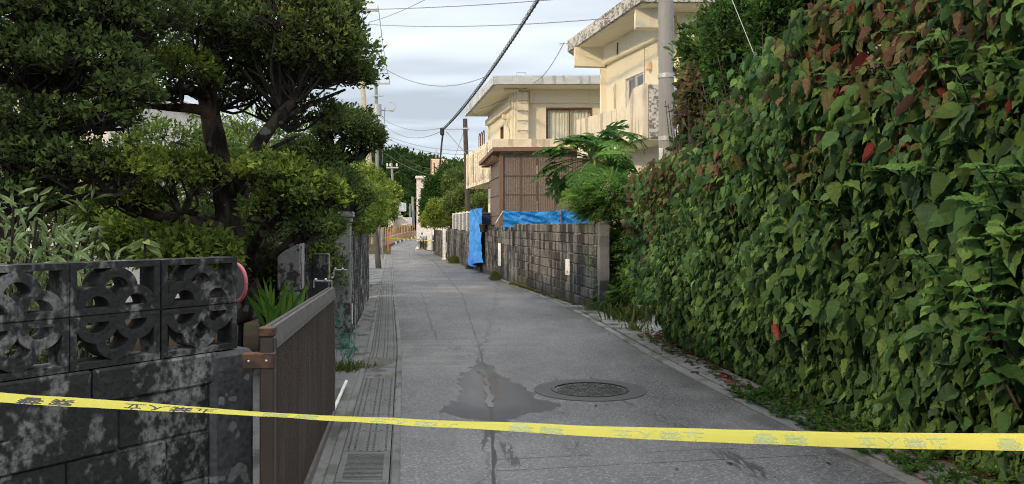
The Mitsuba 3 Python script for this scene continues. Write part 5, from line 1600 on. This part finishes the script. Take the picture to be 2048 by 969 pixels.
# sword plant behind the wall end
t = thing('sword_plant', 'clump of upright sword-shaped green leaves between the wall end and the slotted wall', 'plant')
for k in range(22):
    b_ = at(557 + R.normal() * 14, 668, 6.1 + R.normal() * .12)
    l_, a_ = .38 + .14 * R.random(), R.normal() * .36
    d_ = unit(np.array([[math.sin(a_), R.normal() * .25, math.cos(a_)]]))[0]
    s_ = np.linspace(0, 1, 6)
    mid = b_ + np.outer(s_ * l_, d_) + np.outer(s_**2, [d_[0] * .06, d_[1] * .06, -.04])
    w_ = .014 * np.sin(np.clip(s_ * .86 + .14, 0, 1) * np.pi) ** .7 + .001
    sd = unit(np.cross(d_, [0.2, -1, .1])[None])[0]
    v = np.vstack([mid - sd * w_[:, None], mid + np.array([0, .006, 0]), mid + sd * w_[:, None]])
    f = [(c0_ * 6 + i_, c0_ * 6 + i_ + 1, c0_ * 6 + 7 + i_) for c0_ in (0, 1) for i_ in range(5)] + [(c0_ * 6 + i_, c0_ * 6 + 7 + i_, c0_ * 6 + 6 + i_) for c0_ in (0, 1) for i_ in range(5)]
    v = np.vstack([v])
    col = np.tile(pick(1, [(.10, .22, .03), (.07, .17, .03), (.16, .27, .05)]), (18, 1))
    part(t, 'blade', trimesh.Trimesh(v, f, process=False), 'leaf', color=col)
sh_t = thing('young_shoot', 'pale young shoot with drooping leaves poking above the pierced wall', 'plant')
c = at(288, 462, 4.3)
part(sh_t, 'stem', tube(spline([[c[0], c[1], -1.36], c - [0, 0, .3], c + [0.01, 0, .02]], 5), .006, 6), 'twig', True)
n = 9
P = c + np.stack([R.normal(size=n) * .01, R.normal(size=n) * .01, -.02 - .16 * R.random(n)], 1)
m, cc = leafmesh(P, unit(rnd(n) * [.7, .5, .2] + [0, -.2, -.35]), unit(rnd(n) * .3 + [0, -.6, .6]), .085 + .02 * R.random(n), .04 + 0 * P[:, 0], pick(n, [(.24, .32, .12), (.30, .36, .15)]), OVAL)
part(sh_t, 'leaves', m, 'leaf', color=cc, kind='stuff')

# ------------------------------------------------------------------ right: copperleaf hedge
FX = lin([0, 2, 3, 4.9, 6.4, 10.15, 10.7, 11.4], [3.6, 3.05, 2.85, 2.48, 2.22, 1.92, 2.0, 2.6])
ZTOP = lin([0, 3, 4.5, 6, 8, 9.5, 10.6, 11.4], [2.4, 2.2, 1.95, 1.62, 1.08, .92, .80, .7])
BROWNS = np.array([(.170, .155, .080), (.185, .130, .085), (.155, .165, .070), (.185, .110, .080), (.165, .195, .070)])
GREENS = np.array([(.072, .144, .058), (.090, .173, .066), (.116, .210, .073), (.155, .255, .080), (.082, .148, .078)])


def hedge_leaves(n, y0, y1, depth):
    k = 10                                                     # drooping sprays of about ten leaves
    ns = n // k
    n = ns * k
    y = np.repeat(y0 + (y1 - y0) * R.random(ns), k)
    t_ = np.repeat(R.random(ns) ** .95, k)
    al = R.random(n)                                           # place along the spray
    y = y + .09 * R.normal(size=n)
    t_ = np.clip(t_ - .085 * al + .02 * R.normal(size=n), .01, 1)
    push = np.repeat(.13 * np.abs(R.normal(size=ns)) - .05, k) * np.sin(al * 2.4)
    tone = np.repeat(R.random((ns, 1)), k, 0)
    zt_ = np.array([ZTOP(q) for q in y])
    zb_ = zg(y) + .06
    lump = meshkit.fbm(np.stack([y * 1.1, t_ * 2.6, 0 * y], -1), 3, 21) - .5
    zt_ = zt_ + .35 * lump
    z = zb_ + (zt_ - zb_) * t_
    bulge = push + .22 * np.sin(np.clip(t_, 0, 1) * np.pi * .8) + .62 * (meshkit.fbm(np.stack([y * 1.5, z * 1.7, 0 * y], -1), 4, 33) - .5)
    top = np.clip((t_ - .86) / .14, 0, 1)
    x = np.array([FX(q) for q in y]) - bulge * np.clip(t_ * 3.5 + .15, 0, 1) - depth + .12 * np.clip(1 - t_ * 4, 0, 1) + .55 * top**2 + .04 * R.normal(size=n)
    end = np.clip((y - 9.5) / 1.0, 0, 1)
    P = np.stack([x, y, z], 1)
    out = unit(np.stack([-1 + .9 * end + .5 * top, -.15 + .0 * y, .12 + 1.1 * top], 1))
    A = unit(out * .60 + np.array([0, -.10, -.85]) + rnd(n) * [.32, .46, .36])
    N = unit(out * .8 + np.array([-.1, -.25, .60]) + rnd(n) * .45)
    h = meshkit.fbm(np.stack([y * 1.3, z * 1.6, 0 * y + 3], -1), 3, 41)
    warm = np.clip((z - .10) * .50 + (y - 6.8) * .08 + (h - .50) * 2.6, 0, 1) * .62
    isb = (.6 * R.random(n) + .4 * tone[:, 0]) < warm
    C = np.where(isb[:, None], BROWNS[R.integers(5, size=n)], GREENS[R.integers(5, size=n)])
    red = (R.random(n) < .002 + .012 * (warm > .55) + .018 * (h > .62)) & (z > -.9)
    C[red] = np.array([.24, .060, .052]) * (.5 + .7 * R.random((red.sum(), 1)))
    shade = .72 + .56 * meshkit.noise(P * 2.3, 8)[:, None]
    C = C * 1.08 * shade * (.55 + .55 * tone + .35 * R.random((n, 1))) * (.86 + .3 * (al < .3)[:, None])
    big = 1 - .30 * np.clip((y - 5) / 5, 0, 1)
    L = (.060 + .085 * R.random(n) ** 1.2) * big * (.85 + .4 * meshkit.noise(P * 1.7, 5))
    return P, A, N, L, L * (.50 + .14 * R.random(n)), C


hd = thing('copperleaf_hedge', 'huge overgrown hedge of drooping green and copper-red leaves filling the right side of the lane', 'hedge')
P, A, N, L, W, C = hedge_leaves(20000, 2.0, 10.5, 0.0)
# the leaves that show largest are parts of their own
u_ = 1024 + 1577 * P[:, 0] / P[:, 1]
v_ = 450 - 1577 * P[:, 2] / P[:, 1]
vis = (u_ > 1100) & (u_ < 2030) & (v_ > 5) & (v_ < 960) & (P[:, 1] > 3)
FXv = np.array([FX(q) for q in P[:, 1]])
score = np.where(vis, L / P[:, 1] + .004 * (FXv - P[:, 0]), -1)
front = np.argsort(-score)[:290]
rest = np.setdiff1d(np.arange(len(P)), front)
m, c = mixed_leaves(P, A, N, L, W, C, rest)
part(hd, 'foliage', m, 'leaf_matt', color=c, kind='stuff')
for q in front:
    s_ = slice(q, q + 1)
    m, c = leafmesh(P[s_], A[s_], N[s_], L[s_] * 1.05, W[s_] * 1.05, C[s_], SHAPES_[q % 4])
    part(hd, 'leaf', m, 'leaf_matt', color=c)
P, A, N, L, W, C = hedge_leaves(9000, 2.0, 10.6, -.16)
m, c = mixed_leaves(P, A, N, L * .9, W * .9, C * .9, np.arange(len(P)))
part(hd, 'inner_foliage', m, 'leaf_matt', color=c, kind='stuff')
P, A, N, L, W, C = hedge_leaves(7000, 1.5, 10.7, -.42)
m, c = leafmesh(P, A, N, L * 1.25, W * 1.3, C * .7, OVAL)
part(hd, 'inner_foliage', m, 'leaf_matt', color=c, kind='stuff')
st_ = []
for k in range(150):
    y = 1.6 + 8.7 * R.random()
    x = FX(y) + .15 + .35 * R.random()
    z0 = float(zg(y))
    st_.append(tube(spline([[x + .2, y, z0 - .05], [x + .08 * R.normal(), y + .1 * R.normal(), z0 + .8], [x - .05 + .1 * R.normal(), y + .2 * R.normal(), z0 + 1.5 + R.random()], [x - .2, y + .2 * R.normal(), z0 + 2.2 + R.random()]], 3), np.linspace(.014, .004, 10), 5, False))
part(hd, 'stems', cat(st_), 'twig', kind='stuff')
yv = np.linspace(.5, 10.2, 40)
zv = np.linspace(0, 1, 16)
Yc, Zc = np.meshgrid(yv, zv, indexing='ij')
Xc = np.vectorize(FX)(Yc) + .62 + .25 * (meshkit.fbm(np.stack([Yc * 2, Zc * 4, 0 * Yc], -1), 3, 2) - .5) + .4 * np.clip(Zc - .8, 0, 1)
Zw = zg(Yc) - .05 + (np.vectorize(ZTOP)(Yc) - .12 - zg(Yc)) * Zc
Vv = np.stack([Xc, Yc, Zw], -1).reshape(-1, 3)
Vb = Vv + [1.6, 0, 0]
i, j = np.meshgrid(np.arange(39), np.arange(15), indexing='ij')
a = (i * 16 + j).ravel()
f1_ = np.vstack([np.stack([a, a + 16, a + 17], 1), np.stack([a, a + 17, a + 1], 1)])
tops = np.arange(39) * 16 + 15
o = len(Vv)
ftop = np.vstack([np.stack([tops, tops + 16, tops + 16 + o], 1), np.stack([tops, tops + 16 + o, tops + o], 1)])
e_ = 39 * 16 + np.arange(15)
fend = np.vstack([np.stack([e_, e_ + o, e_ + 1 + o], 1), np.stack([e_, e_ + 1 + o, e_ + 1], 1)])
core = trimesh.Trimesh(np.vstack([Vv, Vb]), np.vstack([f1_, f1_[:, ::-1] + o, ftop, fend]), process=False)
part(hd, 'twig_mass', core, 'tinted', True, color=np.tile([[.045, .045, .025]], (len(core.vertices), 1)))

# lighter shoots of another shrub pushing out of the hedge
mul = thing('mulberry_shrub', 'bright green upright shoots of another shrub pushing out of the hedge at the upper right', 'shrub')
shoots = [(1890, 200, 4.3, 1830, 60), (1760, 170, 5.0, 1700, 60), (1950, 330, 3.9, 1905, 120), (1720, 330, 5.0, 1640, 260), (2010, 480, 3.7, 1950, 330), (1800, 260, 4.6, 1760, 120), (1990, 720, 3.7, 1930, 560), (1900, 620, 4.1, 1830, 500), (2030, 240, 3.7, 1990, 90), (1690, 480, 5.2, 1640, 400), (1960, 480, 3.75, 1930, 400), (2040, 560, 3.6, 2000, 450), (1870, 380, 4.2, 1790, 340), (1930, 240, 4.1, 1880, 60), (1840, 130, 4.5, 1790, 20), (2030, 420, 3.65, 1975, 330), (1780, 400, 4.6, 1730, 330), (1980, 620, 3.7, 1960, 470), (1700, 240, 5.0, 1660, 150)]
lp = []
sm_ = []
for (u0, v0, y, u1, v1) in shoots:
    a0, a1 = at(u0, v0, y + .25), at(u1, v1, y - .12)
    s_ = spline([a0 - [-.12, 0, .25], a0, (a0 + a1) / 2 + [0, -.05, .03], a1], 5)
    sm_.append(tube(s_, np.linspace(.008, .003, len(s_)), 5, False))
    n = 15
    for k in range(n):
        q = s_[int(3 + (len(s_) - 4) * k / n)]
        ang = k * 2.4 + R.random()
        A = np.array([math.cos(ang) * .9 - .25, -.45 + .6 * math.sin(ang), .10 + .35 * (k / n) - .25 * R.random()])
        lp.append((q, A, (.185 - .08 * k / n) * (.8 + .4 * R.random()), k / n))
part(mul, 'stems', cat(sm_), 'twig', True)
MUC = [(.060, .145, .05), (.075, .17, .055), (.10, .21, .06), (.14, .26, .07)]
for (q, A, l, tq) in lp:
    cc = np.array(MUC[min(3, int(tq * 3 + R.random() * 1.2))])[None]
    m, c = leafmesh(q[None], A[None], np.array([[0, -.25, 1.0]]) + rnd(1) * .15, [l], [l * .62], cc, BROAD)
    part(mul, 'leaf', m, 'leaf', color=c)

# taller trees behind the hedge
bush('broadleaf_tree', 'upright tree with glossy rounded leaves growing beside the grey pole', 'tree',
     [pz(1410, 180, 11.6, .34, .4, .5, 210), pz(1420, 100, 11.4, .40, .4, .55, 230), pz(1418, 300, 11.5, .38, .4, .55, 260), pz(1450, 200, 11, .40, .4, .6, 260), pz(1392, 290, 11.3, .18, .3, .3, 90), pz(1385, 385, 11.2, .22, .3, .25, 110), pz(1395, 400, 11, .35, .4, .4, 130)],
     (.125, .062), [(.075, .135, .04), (.10, .18, .05), (.16, .25, .06), (.055, .10, .036)], (.3, .3, .15, .25), 6, tm=OVAL, up=.5, spread=.8)
bush('reddish_shrub', 'drooping bronze-green leaves hanging beside the pole above the hedge', 'shrub',
     [pz(1392, 175, 11.0, .16, .25, .22, 70), pz(1380, 225, 10.9, .13, .2, .2, 55), pz(1298, 385, 10.9, .16, .3, .26, 120), pz(1295, 440, 10.6, .18, .3, .3, 130), pz(1340, 450, 10.4, .25, .3, .25, 130)],
     (.11, .06), [(.15, .13, .07), (.16, .10, .07), (.11, .15, .06)], (.4, .3, .3), 6, tm=OVAL, up=-.6, spread=.55, mat='leaf_matt', stems=False)
bush('dense_tree', 'dense dark small-leaved tree towering behind the hedge at the top right', 'tree',
     [pz(1500, 60, 9.8, .55, .6, .65, 900), pz(1590, 40, 9.0, .55, .6, .6, 900), pz(1530, 190, 9.6, .50, .5, .45, 620), pz(1470, 150, 10, .35, .5, .5, 480), pz(1660, -30, 8.4, .6, .6, .5, 700), pz(1760, -60, 7.8, .7, .6, .5, 500), pz(1580, 140, 8.8, .4, .5, .4, 420)],
     (.075, .034), [(.055, .11, .035), (.075, .15, .045), (.10, .20, .05), (.04, .08, .03)], (.3, .3, .2, .2), 7)

# feathery shrub at the end of the streaked wall
t = thing('feathery_shrub', 'fresh green shrub of feathery sprays leaning out past the end of the streaked wall', 'shrub')
sp_, wood = [], []
rows = [(1222, 398, 14.4, .60, .6, .40, 460), (1260, 440, 14.7, .42, .6, .36, 260), (1190, 420, 14.9, .25, .4, .18, 110), (1245, 500, 14.5, .42, .5, .4, 260), (1250, 570, 14.4, .36, .5, .35, 200), (1290, 470, 14.2, .3, .4, .5, 200), (1290, 570, 13.6, .3, .4, .4, 150), (1225, 530, 14.3, .22, .3, .4, 180), (1240, 590, 14.0, .3, .3, .2, 140)]
for q, (u, v, y, rx, ry, rz, n) in enumerate(rows):
    c = at(u, v, y)
    tips, d = blob_tips(c, (rx, ry, rz), int(n * 1.5), -.8, .35, q + 60, (.45, 1.05))
    wood.append(twigs(c - [0, 0, rz * .8], tips, 10, .016, .003, .4))
    wood.append(tube([[c[0] + .05, c[1], -1.6], c - [0, 0, rz * .6]], [.03, .016], 6))
    for tip, dd in zip(tips, d):
        ax = unit((dd * [1, 1, .35] + [0, 0, .05] + rnd(1)[0] * .35)[None])[0]
        ln = .20 + .12 * R.random()
        k = 9
        s_ = np.repeat(np.linspace(.1, 1, k), 2)
        sd = unit(np.cross(ax, [0, 0, 1.0])[None])[0]
        sg = np.tile([-1, 1], k)
        Pp = tip + np.outer(s_ * ln, ax) + np.outer(-s_**2 * .06, [0, 0, 1])
        Aa = unit(sd[None] * sg[:, None] * .9 + ax * .55 + rnd(2 * k) * .12)
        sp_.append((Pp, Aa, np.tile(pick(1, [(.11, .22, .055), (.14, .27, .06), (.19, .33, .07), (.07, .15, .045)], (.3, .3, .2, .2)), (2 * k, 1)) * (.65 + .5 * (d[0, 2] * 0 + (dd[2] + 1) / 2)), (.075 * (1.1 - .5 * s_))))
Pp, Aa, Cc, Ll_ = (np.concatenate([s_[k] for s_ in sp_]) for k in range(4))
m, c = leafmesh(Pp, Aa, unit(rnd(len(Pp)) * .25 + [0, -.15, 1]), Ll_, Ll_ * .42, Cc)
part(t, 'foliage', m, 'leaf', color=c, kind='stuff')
part(t, 'stems', cat(wood), 'twig', kind='stuff')


# papaya tree
pa = thing('papaya_tree', 'papaya tree spreading large lobed leaves in front of the brown shed', 'tree')
pc = at(1188, 325, 16.5)
part(pa, 'trunk', tube(spline([[pc[0] - .1, 16.6, -1.75], [pc[0] - .08, 16.6, -.5], [pc[0], 16.5, .6], pc + [0, 0, .12]], 5), np.linspace(.085, .05, 16), 10), 'pole_beige', True)


def papaya_leaf(size):
    """seven pinnate lobes round the stalk, each a pointed lobe with side lobes; lies in xy, +z up"""
    v, f, c = [], [], []

    def lob(o, ang, l, w, z0, droop, n=5):
        d_, s_ = np.array([math.cos(ang), math.sin(ang)]), np.array([-math.sin(ang), math.cos(ang)])
        t_ = np.linspace(0, 1, n)
        wd = w * np.array([.35, .9, 1, .65, 0])
        mid = o + np.outer(t_ * l, d_)
        zz_ = z0 - droop * t_**2
        b = len(v)
        for k in range(n): v.extend([(*(mid[k] - s_ * wd[k]), zz_[k] + .12 * wd[k]), (*mid[k], zz_[k] - .05 * wd[k]), (*(mid[k] + s_ * wd[k]), zz_[k] + .12 * wd[k])])
        for k in range(n - 1):
            for h in (0, 1):
                p_ = b + 3 * k + h
                f.extend([(p_, p_ + 3, p_ + 4), (p_, p_ + 4, p_ + 1)])
        c.extend([.85, 1.35, .85] * n)
        return mid, zz_
    for k, ang in enumerate(np.radians([-128, -85, -42, 0, 42, 85, 128])):
        l = size * (1, .92, .78, .62)[abs(k - 3)] * (.92 + .16 * R.random())
        mid, zz_ = lob(np.zeros(2), ang, l, l * .12, 0, .28 * l)
        for q, (ti, ls) in enumerate(((1, .34), (2, .40), (3, .26))):
            for sg in (-1, 1):
                o = mid[ti]
                lob(o, ang + sg * .72, l * ls, l * .066, zz_[ti], .10 * l)
    return trimesh.Trimesh(np.array(v), np.array(f), process=False), np.array(c)


n = 46
for k in range(n):
    az = k * 2.39996 + .4 * R.random()
    el = math.radians(-52 + 125 * ((k * 7 % n + .5) / n))
    r_ = (.62 + .42 * R.random()) * (1.0 if el < .8 else .75)
    d_ = np.array([math.cos(az) * math.cos(el), math.sin(az) * math.cos(el), math.sin(el)])
    tip = pc + d_ * r_ * [1.05, .8, .85] + [0, 0, .02]
    kn = pc + d_ * r_ * .5 * [1, .9, .75] + [0, 0, .10 * r_]
    lf, vc = papaya_leaf(.44 + .16 * R.random())
    h = unit(np.array([[d_[0], d_[1] - .25, -.55 + .65 * math.sin(el)]]) + rnd(1) * .25)[0]
    z_ = unit(np.cross(h, np.cross([0, 0, 1.0], h))[None])[0]
    y_ = np.cross(z_, h)
    Mm_ = np.eye(4)
    Mm_[:3, 0], Mm_[:3, 1], Mm_[:3, 2], Mm_[:3, 3] = h, y_, z_, tip
    bc = pick(1, [(.09, .19, .06), (.115, .23, .065), (.15, .27, .07), (.075, .155, .05)])[0]
    leaf = part(pa, 'leaf', moved(lf, Mm_), 'leaf', color=np.clip(vc[:, None] * bc, 0, 1))
    part(leaf, 'stalk', tube(spline([pc + [0, 0, .03 * (k % 5)], kn, tip], 4), .011, 5), 'papaya_stalk', True)
scene['papaya_stalk'] = prin((.20, .26, .07), .5)

# ------------------------------------------------------------------ trees at the far right of the lane
bush('leafy_tree', 'tall rounded dark green tree behind the far end of the stained wall', 'tree',
     [pz(885, 385, 62, 1.5, 1.5, 1.6, 900), pz(868, 420, 61, 1.1, 1.2, 1.4, 700), pz(905, 365, 66, 1.6, 1.4, 1.5, 800), pz(900, 430, 60, 1.2, 1.2, 1.3, 500)], (.24, .12), [(.035, .085, .02), (.05, .11, .025), (.065, .14, .03)], None, 6)
bush('leafy_tree', 'dark leafy tree behind the dark wooden pole under the balcony of the cream house', 'tree',
     [pz(950, 395, 50, 1.4, 1.2, 1.0, 700), pz(920, 370, 56, 1.3, 1.3, 1.2, 600), pz(965, 420, 47, 1.0, 1.0, .9, 400), pz(925, 410, 53, 1.2, 1.0, 1.2, 500)], (.2, .10), DARK, None, 6)
bush('round_shrub', 'clipped rounded light green shrub in front of the far dark trees', 'shrub',
     [pz(877, 427, 56, .9, .9, 1.0, 700), pz(862, 440, 57, .7, .8, .8, 420)], (.15, .07), LIGHT, None, 7, stems=False)
t = thing('cycad', 'olive palm-like plant with arching fronds above the far block wall', 'plant')
for (u, v, y) in ((905, 452, 50), (893, 455, 53), (918, 448, 48)):
    c = at(u, v, y)
    for k in range(16):
        az, el = R.random() * 6.28, .25 + .9 * R.random()
        d_ = np.array([math.cos(az) * math.cos(el), math.sin(az) * math.cos(el), math.sin(el)])
        s_ = np.linspace(0, 1, 9)
        mid = c + np.outer(s_ * 1.1, d_) + np.outer(-s_**2 * .5, [0, 0, 1])
        sd = unit(np.cross(d_, [0, 0, 1.0])[None])[0]
        Pp = np.repeat(mid[1:], 2, 0)
        sg = np.tile([-1, 1], 8)
        m, cc = leafmesh(Pp, sd * sg[:, None] * .8 + d_ * .6 + [0, 0, .1], np.tile([[0, 0, 1.0]], (16, 1)), np.full(16, .32), np.full(16, .05), pick(16, [(.12, .13, .035), (.09, .12, .03)]))
        part(t, 'frond', m, 'leaf', color=cc)
part(t, 'trunk', tube([[at(905, 0, 50)[0], 50, -2.1], at(905, 452, 50)], .14, 8), 'bark')
bush('wall_weeds', 'small weedy bush at the foot of the far block wall', 'plant',
     [(*(np.r_[on_w2(40.0) + [-.15, 0], -1.85]), .30, .9, .22, 260), (*(np.r_[on_w2(33.0) + [-.1, 0], -1.78]), .12, .6, .1, 90), (*(np.r_[on_w2(25.0) + [-.1, 0], -1.66]), .14, 1.2, .10, 160)], (.09, .03), [(.07, .12, .03), (.12, .13, .04), (.09, .10, .03)], None, 5, stems=False)
bush('dry_grass_bank', 'straw-coloured tuft of grass behind the person at the end of the lane', 'grass',
     [pz(862, 487, 84, 1.0, .8, .5, 260)], (.35, .05), [(.28, .22, .08), (.2, .19, .07)], None, 6, stems=False)

# hillside wood: one mass of tree crowns
pts = []
for _ in range(900):
    y = 158 + 110 * R.random()
    u = 690 + 260 * R.random()
    x = (u - 1024) / 1577 * y
    pts.append((x, y, float(hill_z(np.array(x), np.array(y)))))
lm = []
for x, y, z in pts:
    r_ = 2.2 + 1.8 * R.random()
    tips, d = blob_tips((x, y, z + r_ * .9), (r_, r_, r_ * .75), 46, -.3, .4, int(x * 10) % 997, (.8, 1.05))
    cb_ = pick(1, [(.030, .065, .020), (.045, .085, .024), (.06, .105, .03), (.075, .10, .034), (.025, .05, .02)])[0]
    lm.append(rosettes(tips, d, 5, 1.15, .62, [cb_], None, .8, .8))
m, c = joinc(lm)
wd_ = thing('hillside_wood', 'dark green wooded hillside closing the view at the end of the lane', 'wood', None, 'stuff')
scene[wd_] = mikit.ply(m, 'leaf_matt', color=c)
bush('yellow_green_tree', 'bright yellow-green tree behind the left hedge near the bend', 'tree',
     [pz(772, 388, 75, 1.2, 1.2, 1.1, 500), pz(768, 420, 72, 1.2, 1.2, 1.4, 500)], (.3, .14), LIGHT, (.2, .4, .2, .2), 6)

# ------------------------------------------------------------------ ground cover and litter
def scatter_cover(n, xf, y0, y1, wid, L, cols, name, label, cat_, hz=.04):
    y = y0 + (y1 - y0) * R.random(n)
    x = np.array([xf(q) for q in y]) + wid * R.random(n)
    k = 5
    P = np.repeat(np.stack([x, y, zg(y) + hz * R.random(n)], 1), k, 0)
    A = unit(rnd(n * k) * [1, 1, .4] + [0, 0, .4])
    m, c = leafmesh(P, A, unit(rnd(n * k) * .3 + [0, 0, 1]), L * (.6 + .8 * R.random(n * k)), L * .5 * np.ones(n * k), np.repeat(pick(n, cols), k, 0), DIAMOND)
    k_ = thing(name, label, cat_, None, 'stuff')
    scene[k_] = mikit.ply(m, 'leaf', color=c)


scatter_cover(1500, lambda y: FX(y) - .42, 3.0, 6.6, .75, .045, [(.06, .13, .03), (.08, .16, .035), (.05, .10, .03)], 'creeping_weeds', 'low green weeds creeping under the hedge at the right edge of the lane', 'weeds', .07)
scatter_cover(260, lambda y: FX(y) - .3, 6.6, 10.5, .3, .035, [(.06, .13, .03), (.09, .12, .04)], 'kerb_weeds', 'thin weeds along the gutter lids farther down the hedge', 'weeds', .04)
n = 900
y = 3 + 8 * R.random(n) ** 1.2
x = np.array([FX(q) for q in y]) - .34 + .6 * R.random(n) ** .7
m, c = leafmesh(np.stack([x, y, zg(y) + .02 + .015 * R.random(n)], 1), rnd(n) * [1, 1, .12], unit(rnd(n) * .25 + [0, 0, 1]), .05 + .06 * R.random(n), .03 + .03 * R.random(n), pick(n, [(.10, .045, .025), (.15, .06, .03), (.20, .05, .035), (.09, .065, .035), (.05, .03, .02)]), OVAL)
k_ = thing('leaf_litter', 'fallen brown and red leaves lying along the foot of the hedge', 'leaves', None, 'stuff')
scene[k_] = mikit.ply(m, 'leaf_matt', color=c)


n = 46
y = 4.3 + 12 * R.random(n) ** 1.4
x = np.array([LEFT(q) for q in y]) + np.array([RIGHT(q) - LEFT(q) for q in y]) * R.random(n) ** .6
m, c = leafmesh(np.stack([x, y, zg(y) + .008], 1), rnd(n) * [1, 1, .1], unit(rnd(n) * .2 + [0, 0, 1]), .02 + .035 * R.random(n), .012 + .018 * R.random(n), pick(n, [(.06, .05, .035), (.12, .075, .04), (.05, .07, .03)]), OVAL)
k_ = thing('road_litter', 'scattered small dry leaves and bits on the asphalt', 'leaves', None, 'stuff')
scene[k_] = mikit.ply(m, 'leaf_matt', color=c)


def tuft(label, x, y, n, h, cols, spread=.12):
    P = np.stack([x + spread * R.normal(size=n), y + spread * R.normal(size=n), 0 * np.zeros(n)], 1)
    P[:, 2] = zg(P[:, 1]) - .01
    A = unit(rnd(n) * [.4, .4, .1] + [0, 0, 1])
    m, c = leafmesh(P, A, unit(rnd(n) * [1, 1, .1]), h * (.5 + .7 * R.random(n)), .012 + .006 * R.random(n), pick(n, cols), OVAL)
    solo('grass_tuft', label, 'grass', m, 'leaf', color=c, kind='stuff')


GC = [(.10, .16, .04), (.14, .18, .05), (.18, .17, .07)]
tuft('wispy grass tuft on the gravel between the hollow block and the hedge', 1.86, 12.3, 160, .30, GC, .18)
tuft('small grass tuft at the near edge of the gravel lot', 1.72, 11.0, 60, .14, GC, .10)
tuft('grass tuft sprouting between the gutter lids beside the hedge', 1.78, 8.9, 50, .08, GC, .06)
tuft('green tuft at the near edge of the lids under the police tape', 2.16, 5.0, 70, .07, GC, .06)
tuft('tiny tuft at the foot of the mossy pier of the streaked wall', 1.42, 14.0, 60, .14, GC, .08)
tuft('mossy tuft at the foot of the slim gate post on the left pavement', -1.62, 7.8, 120, .10, GC, .09)
n = 220
y = 15 + 7 * R.random(n)
xw = np.interp(y, [13.85, 22.0], [1.53, .06])
P = np.stack([xw - .06 - .08 * R.random(n), y, zg(y) + .02], 1)
m, c = leafmesh(np.repeat(P, 4, 0), unit(rnd(n * 4) * [.7, .7, .4] + [0, 0, .5]), unit(rnd(n * 4)), np.full(n * 4, .06), np.full(n * 4, .022), pick(n * 4, [(.09, .10, .02), (.12, .11, .03), (.07, .10, .03)]))
k_ = thing('wall_foot_weeds', 'yellowish moss and weeds along the foot of the streaked wall', 'weeds', None, 'stuff')
scene[k_] = mikit.ply(m, 'leaf_matt', color=c)
